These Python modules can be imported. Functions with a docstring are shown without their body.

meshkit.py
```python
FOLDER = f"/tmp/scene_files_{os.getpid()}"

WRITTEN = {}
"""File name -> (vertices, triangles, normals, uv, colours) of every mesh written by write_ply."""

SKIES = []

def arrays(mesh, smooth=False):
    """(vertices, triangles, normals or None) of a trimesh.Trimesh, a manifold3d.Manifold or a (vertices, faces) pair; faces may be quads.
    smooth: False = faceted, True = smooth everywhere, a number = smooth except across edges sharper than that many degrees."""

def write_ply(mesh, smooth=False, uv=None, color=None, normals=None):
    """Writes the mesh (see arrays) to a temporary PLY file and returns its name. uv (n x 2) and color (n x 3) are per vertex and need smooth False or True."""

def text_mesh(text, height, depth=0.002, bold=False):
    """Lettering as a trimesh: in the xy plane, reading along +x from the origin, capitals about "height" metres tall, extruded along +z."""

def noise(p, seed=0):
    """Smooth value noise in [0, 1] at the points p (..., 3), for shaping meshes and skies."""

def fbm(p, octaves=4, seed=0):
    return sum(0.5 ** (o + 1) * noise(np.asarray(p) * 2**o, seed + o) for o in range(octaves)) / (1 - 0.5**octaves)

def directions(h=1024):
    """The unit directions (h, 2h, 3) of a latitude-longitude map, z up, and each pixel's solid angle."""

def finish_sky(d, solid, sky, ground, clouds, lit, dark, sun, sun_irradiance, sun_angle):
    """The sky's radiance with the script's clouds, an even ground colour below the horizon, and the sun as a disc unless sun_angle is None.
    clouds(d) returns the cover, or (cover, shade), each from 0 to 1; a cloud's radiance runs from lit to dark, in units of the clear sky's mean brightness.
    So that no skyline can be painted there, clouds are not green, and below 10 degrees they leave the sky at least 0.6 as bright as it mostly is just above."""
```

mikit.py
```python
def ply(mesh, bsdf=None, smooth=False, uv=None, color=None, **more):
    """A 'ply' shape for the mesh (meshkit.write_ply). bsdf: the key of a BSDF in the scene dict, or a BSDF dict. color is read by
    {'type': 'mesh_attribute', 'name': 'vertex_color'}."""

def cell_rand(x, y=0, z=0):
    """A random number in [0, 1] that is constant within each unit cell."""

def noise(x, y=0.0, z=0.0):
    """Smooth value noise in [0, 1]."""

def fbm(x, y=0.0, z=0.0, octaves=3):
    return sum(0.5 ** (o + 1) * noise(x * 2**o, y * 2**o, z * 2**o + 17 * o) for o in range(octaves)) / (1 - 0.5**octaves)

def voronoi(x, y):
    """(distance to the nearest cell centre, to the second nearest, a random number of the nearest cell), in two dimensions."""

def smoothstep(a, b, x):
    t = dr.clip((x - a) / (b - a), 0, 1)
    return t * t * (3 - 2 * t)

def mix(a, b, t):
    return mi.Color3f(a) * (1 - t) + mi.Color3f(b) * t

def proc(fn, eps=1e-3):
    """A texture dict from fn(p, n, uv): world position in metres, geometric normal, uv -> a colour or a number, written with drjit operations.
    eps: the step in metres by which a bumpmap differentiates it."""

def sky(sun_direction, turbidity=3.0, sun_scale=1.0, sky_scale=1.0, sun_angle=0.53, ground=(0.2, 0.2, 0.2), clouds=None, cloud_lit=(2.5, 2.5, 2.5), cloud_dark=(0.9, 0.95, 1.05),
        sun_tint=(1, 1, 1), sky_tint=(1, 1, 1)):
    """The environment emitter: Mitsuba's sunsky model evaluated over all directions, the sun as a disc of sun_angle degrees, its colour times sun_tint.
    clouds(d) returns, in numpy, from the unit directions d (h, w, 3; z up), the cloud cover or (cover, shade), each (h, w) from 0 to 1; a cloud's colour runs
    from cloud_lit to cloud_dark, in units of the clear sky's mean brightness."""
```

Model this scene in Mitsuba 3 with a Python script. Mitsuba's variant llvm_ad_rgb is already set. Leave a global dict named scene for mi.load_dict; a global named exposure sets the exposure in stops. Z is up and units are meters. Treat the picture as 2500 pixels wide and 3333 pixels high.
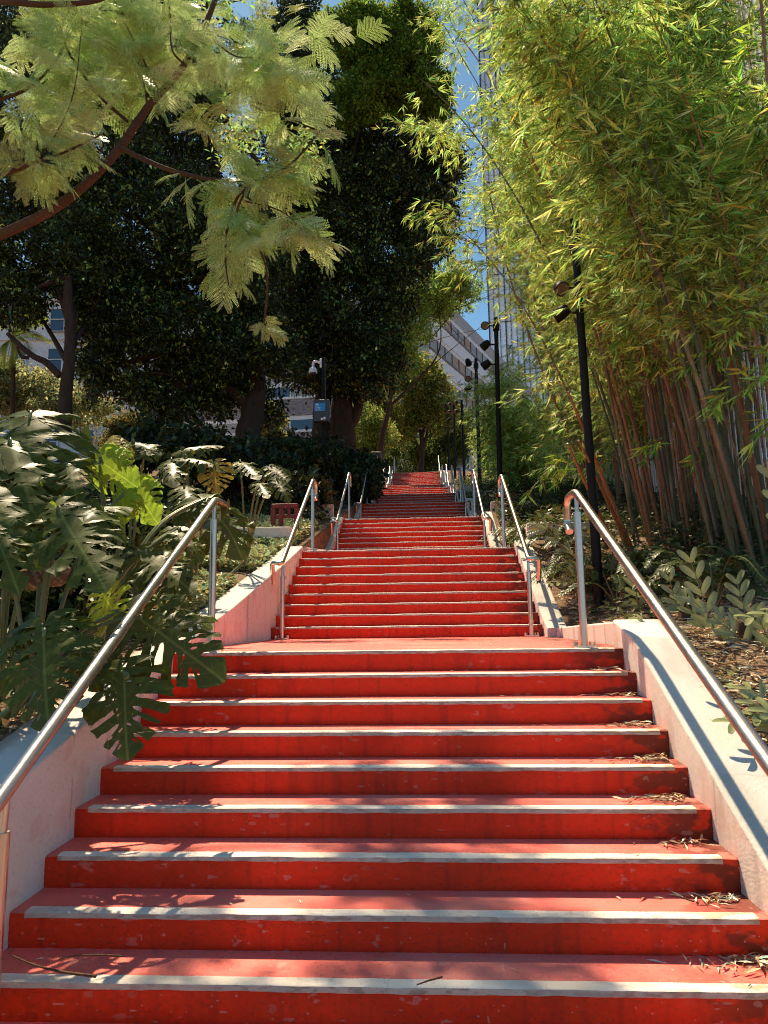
import math, random
import numpy as np, trimesh, drjit as dr, mitsuba as mi
import shapely.geometry as sg
from shapely.ops import unary_union
import mikit, meshkit
from mikit import proc, noise, fbm, mix, smoothstep, voronoi, cell_rand

T = mi.ScalarTransform4f
scene, labels = {}, {}

# ------------------------------------------------------------------ camera, sky, exposure
F, PITCH, YAW, ROLL = 2277.5, 0.1522, 0.0527, -0.0128
C = np.array([0, -3.30, 1.5725])
_c, _s = math.cos(YAW), math.sin(YAW)
FW = np.array([-_s * math.cos(PITCH), _c * math.cos(PITCH), math.sin(PITCH)])
_r = np.array([_c, _s, 0]); _u = np.cross(_r, FW)
RT = _r * math.cos(ROLL) + _u * math.sin(ROLL); UP = -_r * math.sin(ROLL) + _u * math.cos(ROLL)
scene['camera'] = {'type': 'perspective', 'fov': math.degrees(2 * math.atan(1250 / F)), 'fov_axis': 'x', 'near_clip': 0.05, 'far_clip': 3000.0,
                   'to_world': T().look_at(origin=C.tolist(), target=(C + FW).tolist(), up=UP.tolist())}
SUN = np.array([-0.25, 0.51, 1.0])
scene['sky_light'] = mikit.sky(SUN.tolist(), turbidity=2.6, sun_scale=1.0, sky_scale=0.62, sun_tint=(1.0, 0.96, 0.86), sky_tint=(0.88, 1.11, 1.06))
exposure = 2.6


def at(px, py, Y):
    """the point of the place that stands at pixel px, py of the 2500 x 3333 photograph, at the distance y = Y up the stairs"""
    d = FW + RT * (px - 1250) / F - UP * (py - 1666.5) / F
    return C + d * (Y - C[1]) / d[1]


# ------------------------------------------------------------------ helpers
def norm(v):
    v = np.asarray(v, float)
    return v / (np.linalg.norm(v, axis=-1, keepdims=True) + 1e-12)


taken = {}


def numbered(name):
    n = taken.get(name, 0); taken[name] = n + 1
    return name if n == 0 else f'{name}_{n:03d}'


def thing(name, label, cat=None, group=None, kind=None):
    k = numbered(name)
    labels[k] = {'label': label}
    if cat: labels[k]['category'] = cat
    if group: labels[k]['group'] = group
    if kind: labels[k]['kind'] = kind
    return k


def put(key, shape):
    scene[key] = shape
    return key


def part(holder, name, mesh, bsdf, smooth=False, label=None, kind=None, uv=None, color=None, number=True):
    k = numbered(holder + '__' + name)
    scene[k] = mikit.ply(mesh, bsdf, smooth=smooth, uv=uv, color=color)
    if label or kind:
        labels[k] = {}
        if label: labels[k]['label'] = label
        if kind: labels[k]['kind'] = kind
    return k


class MB:
    """collects pieces of one mesh"""
    def __init__(s): s.v, s.f, s.n = [], [], 0
    def add(s, v, f):
        v = np.asarray(v, float); f = np.asarray(f, int)
        if f.shape[1] == 4: f = np.vstack([f[:, [0, 1, 2]], f[:, [0, 2, 3]]])
        s.v.append(v); s.f.append(f + s.n); s.n += len(v)
        return s
    def box(s, lo, hi, bev=0.0, R=None, o=None):
        lo, hi = np.minimum(lo, hi), np.maximum(lo, hi)
        m = bevel_box(np.subtract(hi, lo), bev) if bev else trimesh.creation.box(np.subtract(hi, lo))
        v = m.vertices + (np.add(lo, hi)) / 2
        if R is not None: v = v @ np.asarray(R).T
        if o is not None: v = v + o
        return s.add(v, m.faces)
    def tube(s, pts, r, sides=8, cap=True):
        v, f = tube(pts, r, sides, cap)
        return s.add(v, f)
    def mesh(s): return np.vstack(s.v), np.vstack(s.f)


def bevel_box(size, b):
    size = np.asarray(size, float); b = min(b, size.min() * 0.45)
    h = size / 2
    P = []
    for sx in (-1, 1):
        for sy in (-1, 1):
            for sz in (-1, 1):
                for ax in range(3):
                    p = np.array([sx, sy, sz]) * (h - b); p[ax] = np.sign([sx, sy, sz][ax]) * h[ax]
                    P.append(p)
    return trimesh.Trimesh(np.array(P)).convex_hull


def frames(p):
    t = norm(np.gradient(p, axis=0))
    ref = np.array([0, 0, 1.0]) if abs(t[0, 2]) < 0.9 else np.array([1.0, 0, 0])
    a = [norm(np.cross(t[0], ref))]
    for k in range(1, len(p)):
        q = a[-1] - t[k] * (a[-1] @ t[k]); a.append(norm(q))
    a = np.array(a)
    return t, a, np.cross(t, a)


def tube(pts, r, sides=8, cap=True):
    p = np.asarray(pts, float)
    t, a, b = frames(p)
    r = np.broadcast_to(r, (len(p),))
    ang = np.arange(sides) * 2 * math.pi / sides
    v = p[:, None] + r[:, None, None] * (np.cos(ang)[None, :, None] * a[:, None] + np.sin(ang)[None, :, None] * b[:, None])
    i, j = np.meshgrid(np.arange(len(p) - 1), np.arange(sides), indexing='ij')
    q = np.stack([i * sides + j, i * sides + (j + 1) % sides, (i + 1) * sides + (j + 1) % sides, (i + 1) * sides + j], -1).reshape(-1, 4)
    f = np.vstack([q[:, [0, 1, 2]], q[:, [0, 2, 3]]])
    v = v.reshape(-1, 3)
    if cap:
        n = len(v); v = np.vstack([v, p[:1], p[-1:]])
        k = np.arange(sides); e = (len(p) - 1) * sides
        f = np.vstack([f, np.stack([k * 0 + n, (k + 1) % sides, k], 1), np.stack([k * 0 + n + 1, e + k, e + (k + 1) % sides], 1)])
    return v, f


def bez(pts, n=16):
    """a smooth curve through the points (Catmull-Rom)"""
    p = np.asarray(pts, float)
    if len(p) == 2: return p[0] + (p[1] - p[0]) * np.linspace(0, 1, n)[:, None]
    q = np.vstack([2 * p[0] - p[1], p, 2 * p[-1] - p[-2]])
    out = []
    for k in range(len(p) - 1):
        t = np.linspace(0, 1, n, endpoint=(k == len(p) - 2))[:, None]
        a, b, c, d = q[k:k + 4]
        out.append(0.5 * (2 * b + (c - a) * t + (2 * a - 5 * b + 4 * c - d) * t ** 2 + (3 * b - a - 3 * c + d) * t ** 3))
    return np.vstack(out)


def frame_mat(x, y, z, o, s=1.0):
    m = np.eye(4); s = np.broadcast_to(s, (3,))
    m[:3, 0], m[:3, 1], m[:3, 2], m[:3, 3] = x * s[0], y * s[1], z * s[2], o
    return T(m.tolist())


def leaf_quads(p, d, n, L, W, wmax=0.4, fold=0.12):
    """many pointed leaves: base p, direction d, face normal n, length L, width W; two triangles each, folded along the midrib"""
    d = norm(d); x = norm(np.cross(d, n)); n = np.cross(x, d)
    L = np.broadcast_to(L, (len(p),))[:, None]; W = np.broadcast_to(W, (len(p),))[:, None]
    mid = p + d * L * wmax + n * W * fold
    v = np.stack([p, mid + x * W / 2, p + d * L - n * W * fold, mid - x * W / 2], 1).reshape(-1, 3)
    k = np.arange(len(p))[:, None] * 4
    f = np.vstack([k + [0, 1, 2], k + [0, 2, 3]])
    return v, f


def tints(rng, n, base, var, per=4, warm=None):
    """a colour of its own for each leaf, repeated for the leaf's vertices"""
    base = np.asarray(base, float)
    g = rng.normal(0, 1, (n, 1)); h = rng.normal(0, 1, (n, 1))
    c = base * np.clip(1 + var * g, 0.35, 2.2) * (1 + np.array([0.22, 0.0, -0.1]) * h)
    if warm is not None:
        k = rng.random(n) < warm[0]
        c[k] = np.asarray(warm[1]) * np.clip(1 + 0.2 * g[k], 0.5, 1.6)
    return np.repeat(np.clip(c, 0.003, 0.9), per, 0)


# ------------------------------------------------------------------ materials
def two(d): return {'type': 'twosided', 'bsdf': d}


def mat(key, d): scene[key] = d; return key


def rgbv(*c): return {'type': 'rgb', 'value': list(c)}


XL, XR = -2.07, 1.60


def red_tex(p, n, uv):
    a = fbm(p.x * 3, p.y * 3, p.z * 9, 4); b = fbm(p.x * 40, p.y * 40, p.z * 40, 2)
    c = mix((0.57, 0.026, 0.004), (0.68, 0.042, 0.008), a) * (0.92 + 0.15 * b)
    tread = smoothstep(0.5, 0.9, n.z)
    c = mix(c, mi.Color3f(0.74, 0.155, 0.118) * (0.84 + 0.30 * fbm(p.x * 6, p.y * 6, 1.0, 4)), tread)  # treads coloured paler and pinker, sunlit glare put into the paint colour
    # mould and grime creeping in from the right-hand wall, and along the foot of each riser
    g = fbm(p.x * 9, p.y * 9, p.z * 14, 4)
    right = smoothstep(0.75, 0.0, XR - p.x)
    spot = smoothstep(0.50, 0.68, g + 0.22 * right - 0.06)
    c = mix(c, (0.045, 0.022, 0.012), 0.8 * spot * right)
    fine = smoothstep(0.74, 0.82, noise(p.x * 70, p.y * 70, p.z * 70))
    c = mix(c, (0.16, 0.03, 0.02), 0.22 * fine)
    pale = smoothstep(0.91, 0.93, noise(p.x * 45 + 7, p.y * 45, p.z * 45))
    streak = smoothstep(0.52, 0.80, fbm(p.x * 20, p.z * 2.2 + p.y * 3, 4.0, 4)) * (1 - tread)
    c = mix(c, (0.20, 0.022, 0.010), 0.30 * streak)
    chip = smoothstep(0.70, 0.76, fbm(p.x * 16, p.y * 16, p.z * 22, 3)) * smoothstep(0.42, 0.62, fbm(p.x * 1.3, p.y * 1.3, 8.0, 3))
    c = mix(c, (0.55, 0.36, 0.29), 0.30 * chip)
    scuff = tread * smoothstep(0.45, 0.75, fbm(p.x * 2.2 + 3, p.y * 5, 2.0, 4)) * smoothstep(1.5, 0.3, dr.abs(p.x + 0.2))
    c = mix(c, (0.66, 0.27, 0.22), 0.5 * scuff)
    return mix(c, (0.7, 0.45, 0.36), 0.3 * pale)


def strip_tex(p, n, uv):
    a = fbm(p.x * 5, p.y * 30, p.z * 30, 4); b = fbm(p.x * 26, p.y * 26, p.z * 60, 3)
    c = mix((0.66, 0.58, 0.47), (0.82, 0.75, 0.64), a)
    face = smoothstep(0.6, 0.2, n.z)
    c = mix(c, (0.46, 0.33, 0.25), face * 0.75)  # strip fronts coloured darker to stand in for shade; dirt patches come next
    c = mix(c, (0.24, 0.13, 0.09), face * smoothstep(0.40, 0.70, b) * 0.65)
    c = mix(c, (0.45, 0.40, 0.33), 0.55 * smoothstep(0.42, 0.7, fbm(p.x * 1.7, p.y * 9, 5.0, 4)))
    right = smoothstep(0.9, 0.0, XR - p.x)
    c = mix(c, (0.35, 0.22, 0.12), 0.7 * right * smoothstep(0.44, 0.62, fbm(p.x * 12, p.y * 30, p.z * 30, 3)))
    return mix(c, (0.2, 0.13, 0.09), 0.22 * smoothstep(0.72, 0.9, noise(p.x * 60, p.y * 60, p.z * 60)))


def stucco_tex(p, n, uv):
    a = fbm(p.x * 2, p.y * 2, p.z * 2, 4); b = fbm(p.x * 50, p.y * 50, p.z * 50, 2)
    c = mix((0.64, 0.54, 0.45), (0.75, 0.66, 0.57), a) * (0.9 + 0.16 * b)
    drip = smoothstep(0.55, 0.8, fbm(p.y * 7, p.x * 7, p.z * 0.6, 4)) * smoothstep(0.6, 0.2, dr.abs(n.z))
    c = mix(c, (0.34, 0.27, 0.21), 0.55 * drip)
    crack = smoothstep(0.012, 0.004, dr.abs(dr.abs(p.y + 0.03 * fbm(p.x * 9, p.z * 9, 1.0, 3) - 0.9 - 1.35 * dr.round((p.y - 0.9) / 1.35))))
    c = mix(c, (0.30, 0.25, 0.2), 0.5 * crack * smoothstep(0.35, 0.55, fbm(p.x * 5, p.y * 3, p.z * 5, 2)))
    red = smoothstep(0.10, 0.0, dr.minimum(dr.abs(p.x - XR), dr.abs(p.x - XL))) * smoothstep(0.55, 0.75, fbm(p.y * 6, p.z * 6, 1.0, 3)) * smoothstep(0.6, 0.2, dr.abs(n.z))
    c = mix(c, (0.55, 0.22, 0.16), 0.25 * red)
    top = smoothstep(0.6, 0.9, n.z)
    c = mix(c, (0.60, 0.585, 0.53), 0.6 * top)
    c = mix(c, (0.40, 0.37, 0.30), 0.45 * top * smoothstep(0.52, 0.72, fbm(p.x * 3 + 5, p.y * 1.6, 2.0, 4)))
    edge = smoothstep(0.16, 0.0, dr.minimum(dr.abs(p.x - (XR + 0.40)), dr.abs(p.x - (XL - 0.38)))) * top
    c = mix(c, (0.26, 0.19, 0.125), 0.75 * smoothstep(0.38, 0.62, fbm(p.x * 9, p.y * 9, 3.0, 4) * 0.75 + 0.35 * edge) * edge)
    return mix(c, (0.25, 0.2, 0.15), 0.18 * smoothstep(0.78, 0.9, noise(p.x * 55, p.y * 55, p.z * 55)))


def bump(d, fn, eps=1e-3, scale=1.0):
    return {'type': 'bumpmap', 'arbitrary': proc(fn, eps), 'scale': scale, 'bsdf': d}


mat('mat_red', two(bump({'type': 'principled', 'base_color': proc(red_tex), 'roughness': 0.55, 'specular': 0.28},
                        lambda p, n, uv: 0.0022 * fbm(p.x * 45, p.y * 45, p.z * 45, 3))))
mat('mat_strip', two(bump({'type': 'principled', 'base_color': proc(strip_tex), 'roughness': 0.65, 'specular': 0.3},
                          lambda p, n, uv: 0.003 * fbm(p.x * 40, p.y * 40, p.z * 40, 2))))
mat('mat_stucco', two(bump({'type': 'principled', 'base_color': proc(stucco_tex), 'roughness': 0.85, 'specular': 0.2},
                           lambda p, n, uv: 0.0022 * fbm(p.x * 90, p.y * 90, p.z * 90, 2))))


def steel_tex(p, n, uv):
    a = fbm(p.x * 30, p.y * 30, p.z * 30, 3)
    return 0.24 + 0.12 * a


mat('mat_steel', {'type': 'principled', 'base_color': rgbv(0.68, 0.58, 0.50), 'metallic': 1.0, 'roughness': proc(lambda p, n, uv: mi.Float(steel_tex(p, n, uv)))})
mat('mat_black', two({'type': 'principled', 'base_color': rgbv(0.008, 0.006, 0.005), 'roughness': 0.6, 'specular': 0.25}))
mat('mat_grey_box', two({'type': 'principled', 'base_color': rgbv(0.05, 0.055, 0.06), 'roughness': 0.5}))
mat('mat_green_box', two({'type': 'principled', 'base_color': rgbv(0.055, 0.065, 0.05), 'roughness': 0.5}))
mat('mat_white_plastic', two({'type': 'principled', 'base_color': rgbv(0.75, 0.73, 0.72), 'roughness': 0.35}))
mat('mat_blue_sign', two({'type': 'principled', 'base_color': rgbv(0.02, 0.28, 0.62), 'roughness': 0.4}))
mat('mat_dark_dome', two({'type': 'principled', 'base_color': rgbv(0.02, 0.015, 0.015), 'roughness': 0.06, 'specular': 0.6}))
mat('mat_lens', two({'type': 'principled', 'base_color': rgbv(0.13, 0.075, 0.055), 'roughness': 0.15, 'specular': 0.6}))
mat('mat_red_timber', two({'type': 'principled', 'base_color': proc(lambda p, n, uv: mix((0.13, 0.014, 0.008), (0.24, 0.03, 0.016), fbm(p.x * 8, p.y * 8, p.z * 3, 3))), 'roughness': 0.6}))


def soil_tex(p, n, uv):
    a = fbm(p.x * 1.3, p.y * 1.3, p.z * 1.3, 4); b = fbm(p.x * 16, p.y * 16, p.z * 16, 4); v = noise(p.x * 60, p.y * 22, p.z * 30)
    c = mix((0.075, 0.043, 0.026), (0.24, 0.155, 0.095), b)
    c = mix(c, (0.42, 0.30, 0.19), 0.6 * smoothstep(0.45, 0.75, v) * smoothstep(0.35, 0.6, a))
    return c


mat('mat_soil', two(bump({'type': 'principled', 'base_color': proc(soil_tex), 'roughness': 0.95, 'specular': 0.1},
                         lambda p, n, uv: 0.03 * fbm(p.x * 14, p.y * 14, p.z * 14, 4), eps=4e-3)))


def bark_tex(p, n, uv):
    a = fbm(p.x * 9, p.y * 9, p.z * 2.2, 4); b = fbm(p.x * 40, p.y * 40, p.z * 12, 3)
    return mix((0.022, 0.014, 0.010), (0.095, 0.060, 0.040), a * 0.7 + b * 0.4)


mat('mat_bark', two(bump({'type': 'principled', 'base_color': proc(bark_tex), 'roughness': 0.9, 'specular': 0.15},
                         lambda p, n, uv: 0.03 * fbm(p.x * 16, p.y * 16, p.z * 4, 3), eps=3e-3)))


def limb_tex(p, n, uv):
    a = fbm(p.x * 5, p.y * 5, p.z * 5, 3); b = fbm(p.x * 45, p.y * 45, p.z * 45, 3)
    return mix((0.060, 0.030, 0.018), (0.125, 0.066, 0.038), a) * (0.7 + 0.6 * b)


mat('mat_limb', two(bump({'type': 'principled', 'base_color': proc(limb_tex), 'roughness': 0.85, 'specular': 0.2},
                         lambda p, n, uv: 0.008 * fbm(p.x * 60, p.y * 60, p.z * 60, 3))))


def thin(color, trans=1.0, rough=0.5):
    return {'type': 'principledthin', 'base_color': color, 'roughness': rough, 'diff_trans': trans}


def glossy_leaf(color, trans, rough, w, spec=0.5):
    return {'type': 'blendbsdf', 'weight': w, 'bsdf_0': thin(color, trans), 'bsdf_1': two({'type': 'principled', 'base_color': color, 'roughness': rough, 'specular': spec})}


VC = {'type': 'mesh_attribute', 'name': 'vertex_color'}
mat('mat_leaf', thin(VC, 1.15))
mat('mat_feather', glossy_leaf(VC, 1.15, 0.35, 0.25, 0.6))
mat('mat_bamboo_leaf', glossy_leaf(VC, 1.2, 0.35, 0.25, 0.6))
mat('mat_leaf_glossy', glossy_leaf(VC, 1.0, 0.38, 0.5))
mat('mat_leaf_dark', glossy_leaf(VC, 0.5, 0.42, 0.6))


def veins(base, dark):
    def fn(p, n, uv):
        x, y = dr.abs(uv.x), uv.y
        rib = smoothstep(0.022, 0.006, x)
        lat = dr.abs((y + 0.9 * x - 0.02) * 7.0 - dr.round((y + 0.9 * x - 0.02) * 7.0))
        v = dr.maximum(rib, 0.55 * smoothstep(0.06, 0.02, lat))
        c = mix(dark, base, 0.35 + 0.65 * fbm(p.x * 6, p.y * 6, p.z * 6, 3))
        c = c * (0.85 + 0.3 * fbm(p.x * 50, p.y * 50, p.z * 50, 2))
        return mix(c, mi.Color3f(base) * 1.7 + 0.03, v * 0.6)
    return proc(fn)


mat('mat_monstera', glossy_leaf(veins((0.085, 0.115, 0.014), (0.036, 0.056, 0.008)), 1.0, 0.42, 0.46, 0.4))
mat('mat_monstera_young', glossy_leaf(veins((0.36, 0.50, 0.05), (0.26, 0.42, 0.03)), 1.3, 0.4, 0.22))
mat('mat_monstera_old', glossy_leaf(veins((0.34, 0.28, 0.05), (0.24, 0.19, 0.03)), 1.0, 0.5, 0.3))
mat('mat_stalk', two({'type': 'principled', 'base_color': rgbv(0.13, 0.15, 0.05), 'roughness': 0.45}))
mat('mat_zamia', glossy_leaf(proc(lambda p, n, uv: mix((0.20, 0.235, 0.085), (0.30, 0.32, 0.15), fbm(p.x * 9, p.y * 9, p.z * 9, 3))), 1.0, 0.30, 0.5, 0.9))
mat('mat_fern', glossy_leaf(proc(lambda p, n, uv: mix((0.05, 0.075, 0.02), (0.11, 0.15, 0.04), fbm(p.x * 5, p.y * 5, p.z * 5, 3))), 1.0, 0.4, 0.45))
mat('mat_zamia_stalk', two({'type': 'principled', 'base_color': rgbv(0.17, 0.15, 0.07), 'roughness': 0.6}))
mat('mat_dry', two({'type': 'principled', 'base_color': VC, 'roughness': 0.8, 'specular': 0.2}))


def culm_mat(key, lo, hi):
    def fn(p, n, uv):
        a = fbm(p.x * 20, p.y * 20, p.z * 3, 3)
        c = mix(lo, hi, fbm(p.x * 1.7, p.y * 1.7, p.z * 0.7, 3))
        c = mix(c, (0.30, 0.25, 0.18), 0.55 * smoothstep(0.55, 0.8, fbm(p.x * 6, p.y * 6, p.z * 1.6, 3)))
        return c * (0.55 + 0.7 * a)
    mat(key, two({'type': 'principled', 'base_color': proc(fn), 'roughness': 0.45, 'specular': 0.45}))


culm_mat('mat_culm', (0.16, 0.085, 0.035), (0.27, 0.17, 0.08))
culm_mat('mat_culm_rust', (0.24, 0.085, 0.026), (0.36, 0.16, 0.055))
culm_mat('mat_culm_green', (0.045, 0.060, 0.018), (0.12, 0.13, 0.045))
CULMS = ['mat_culm', 'mat_culm_rust', 'mat_culm_rust', 'mat_culm_green', 'mat_culm_green']
mat('mat_batten', two({'type': 'principled', 'base_color': proc(lambda p, n, uv: mix((0.46, 0.42, 0.39), (0.60, 0.56, 0.52), fbm(p.x * 4, p.y * 4, p.z * 1.5, 3))), 'roughness': 0.6}))
mat('mat_screen_back', two({'type': 'principled', 'base_color': rgbv(0.03, 0.025, 0.022), 'roughness': 0.8}))
mat('mat_building_white', two({'type': 'principled', 'base_color': proc(lambda p, n, uv: mix((0.60, 0.60, 0.60), (0.72, 0.71, 0.69), fbm(p.x, p.y, p.z * 0.3, 4))), 'roughness': 0.8}))
mat('mat_concrete', two({'type': 'principled', 'base_color': proc(lambda p, n, uv: mix((0.30, 0.28, 0.26), (0.42, 0.39, 0.36), fbm(p.x * 0.7, p.y * 0.7, p.z * 0.7, 4))), 'roughness': 0.85}))


def brick_tex(p, n, uv):
    u = (p.x + p.y * 0.6) / 0.30; v = p.z / 0.11
    r = dr.floor(v); u2 = u + 0.5 * (r - 2 * dr.floor(r / 2))
    fu = u2 - dr.floor(u2); fv = v - r
    j = smoothstep(0.05, 0.09, fu) * smoothstep(0.10, 0.16, fv)
    c = mix((0.13, 0.10, 0.11), (0.26, 0.21, 0.22), cell_rand(dr.floor(u2), r, 4))
    return mix((0.3, 0.28, 0.27), c, j)


mat('mat_brick', two({'type': 'principled', 'base_color': proc(brick_tex), 'roughness': 0.85}))
mat('mat_panel_tan', two({'type': 'principled', 'base_color': rgbv(0.34, 0.22, 0.12), 'roughness': 0.5}))
mat('mat_panel_grey', two({'type': 'principled', 'base_color': rgbv(0.30, 0.27, 0.24), 'roughness': 0.5}))
mat('mat_frame_brown', two({'type': 'principled', 'base_color': rgbv(0.14, 0.09, 0.075), 'roughness': 0.5}))
mat('mat_window', two({'type': 'principled', 'base_color': rgbv(0.03, 0.06, 0.09), 'roughness': 0.06, 'specular': 0.9}))
mat('mat_tower_glass', two({'type': 'principled', 'base_color': rgbv(0.86, 0.90, 0.93), 'metallic': 0.15, 'roughness': 0.25}))
mat('mat_mullion', two({'type': 'principled', 'base_color': rgbv(0.04, 0.045, 0.06), 'roughness': 0.4}))

# ------------------------------------------------------------------ flights: (first riser y, z below it, risers, tread, rise)
FL = [(-1.566, -0.99, 14, 0.3132, 0.165)]          # its last nosing is at y = 2.5056, z = 1.32
for k in range(5):
    FL.append((6.30 + 6.267 * k, 1.32 + 1.448 * k, 9, 0.309, 0.1609))
_y, _z, _n, _t, _rs = FL[-1]
FL.append((_y + 8 * _t + 4.2, _z + 9 * _rs, 9, 0.31, 0.1609))
_y, _z, _n, _t, _rs = FL[-1]
FL.append((_y + 8 * _t + 3.2, _z + 9 * _rs, 16, 0.34, 0.1609))


def top_of(f): y, z, n, t, r = f; return y + (n - 1) * t, z + n * r


LAND = []                                            # (y front, y back, z)
for a, b in zip(FL[:-1], FL[1:]):
    yt, zt = top_of(a); LAND.append((yt, b[0], zt))
YTOP, ZTOP = top_of(FL[-1])


def mean_z(y):                                       # the slope that the left wall and the planting follow
    return np.interp(y, [-40, -8, -1.6, 0.46, 7.0, 13.3, 19.5, 25.8, 32.1, 38.4, YTOP, YTOP + 4, 3000],
                     [-2.0, -1.2, 0.30, 0.82, 2.38, 3.83, 5.28, 6.72, 8.17, 9.62, ZTOP, ZTOP + 0.4, ZTOP + 0.4])


def right_z(y):
    ys, zs = [-40, -8, -1.6], [-2.2, -1.6, -0.75]
    for (fy, fz, n, t, r) in FL:
        ty, tz = top_of((fy, fz, n, t, r))
        ys += [fy - 0.2, ty + 0.1]; zs += [fz + 0.13, tz + 0.18]
    ys += [YTOP + 4, 3000]; zs += [ZTOP + 0.4, ZTOP + 0.4]
    ys[3] = -1.5
    return np.interp(y, ys, zs)


def ground_z(x, y):
    x, y = np.asarray(x, float), np.asarray(y, float)
    m = mean_z(y)
    fall = np.where(y > YTOP, 0.0, 1.0)
    left = m - 0.05 + np.clip(-x - 2.45, 0, 12) * 0.10 * fall
    w = np.clip((x - 2.0) / 2.0, 0, 1)
    right = (right_z(y) - 0.06) * (1 - w) + (m - 0.15 + np.clip(x - 2.0, 0, 10) * 0.05) * w
    mid = np.minimum(np.minimum(m, right_z(y)) - 1.2, 1e9)
    z = np.where(x < -2.2, left, np.where(x > 1.78, right, mid))
    nz = (meshkit.fbm(np.stack([x * 0.9, y * 0.9, x * 0], -1), 4, 3) - 0.5) * 0.16 * np.clip(np.minimum(np.abs(x + 2.2), np.abs(x - 1.8)) * 1.5, 0.2, 1)
    return z + nz


# the ground: one sheet, fine beside the stairs
gx = np.unique(np.concatenate([np.linspace(-9, -2.3, 90), [-2.21, -2.19, 1.77, 1.79], np.linspace(1.85, 9, 90), -9 - np.geomspace(0.3, 900, 34), 9 + np.geomspace(0.3, 900, 34)]))
gy = np.unique(np.concatenate([np.linspace(-9, 14, 220), np.linspace(14, 60, 160), -9 - np.geomspace(0.4, 60, 14), 60 + np.geomspace(0.5, 1500, 30)]))
GX, GY = np.meshgrid(gx, gy)
GZ = ground_z(GX, GY)
i, j = np.meshgrid(np.arange(len(gy) - 1), np.arange(len(gx) - 1), indexing='ij')
q = np.stack([i * len(gx) + j, i * len(gx) + j + 1, (i + 1) * len(gx) + j + 1, (i + 1) * len(gx) + j], -1).reshape(-1, 4)
scene['ground'] = mikit.ply((np.stack([GX, GY, GZ], -1).reshape(-1, 3), q), 'mat_soil', smooth=True)
labels['ground'] = {'label': 'sloping brown garden soil with bark and leaf litter', 'kind': 'structure'}

# ------------------------------------------------------------------ the red stairway
labels['stairway'] = {'label': 'long red painted outdoor stairway with white nosing strips climbing the hill', 'kind': 'structure'}
rngS = np.random.default_rng(5)


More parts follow.
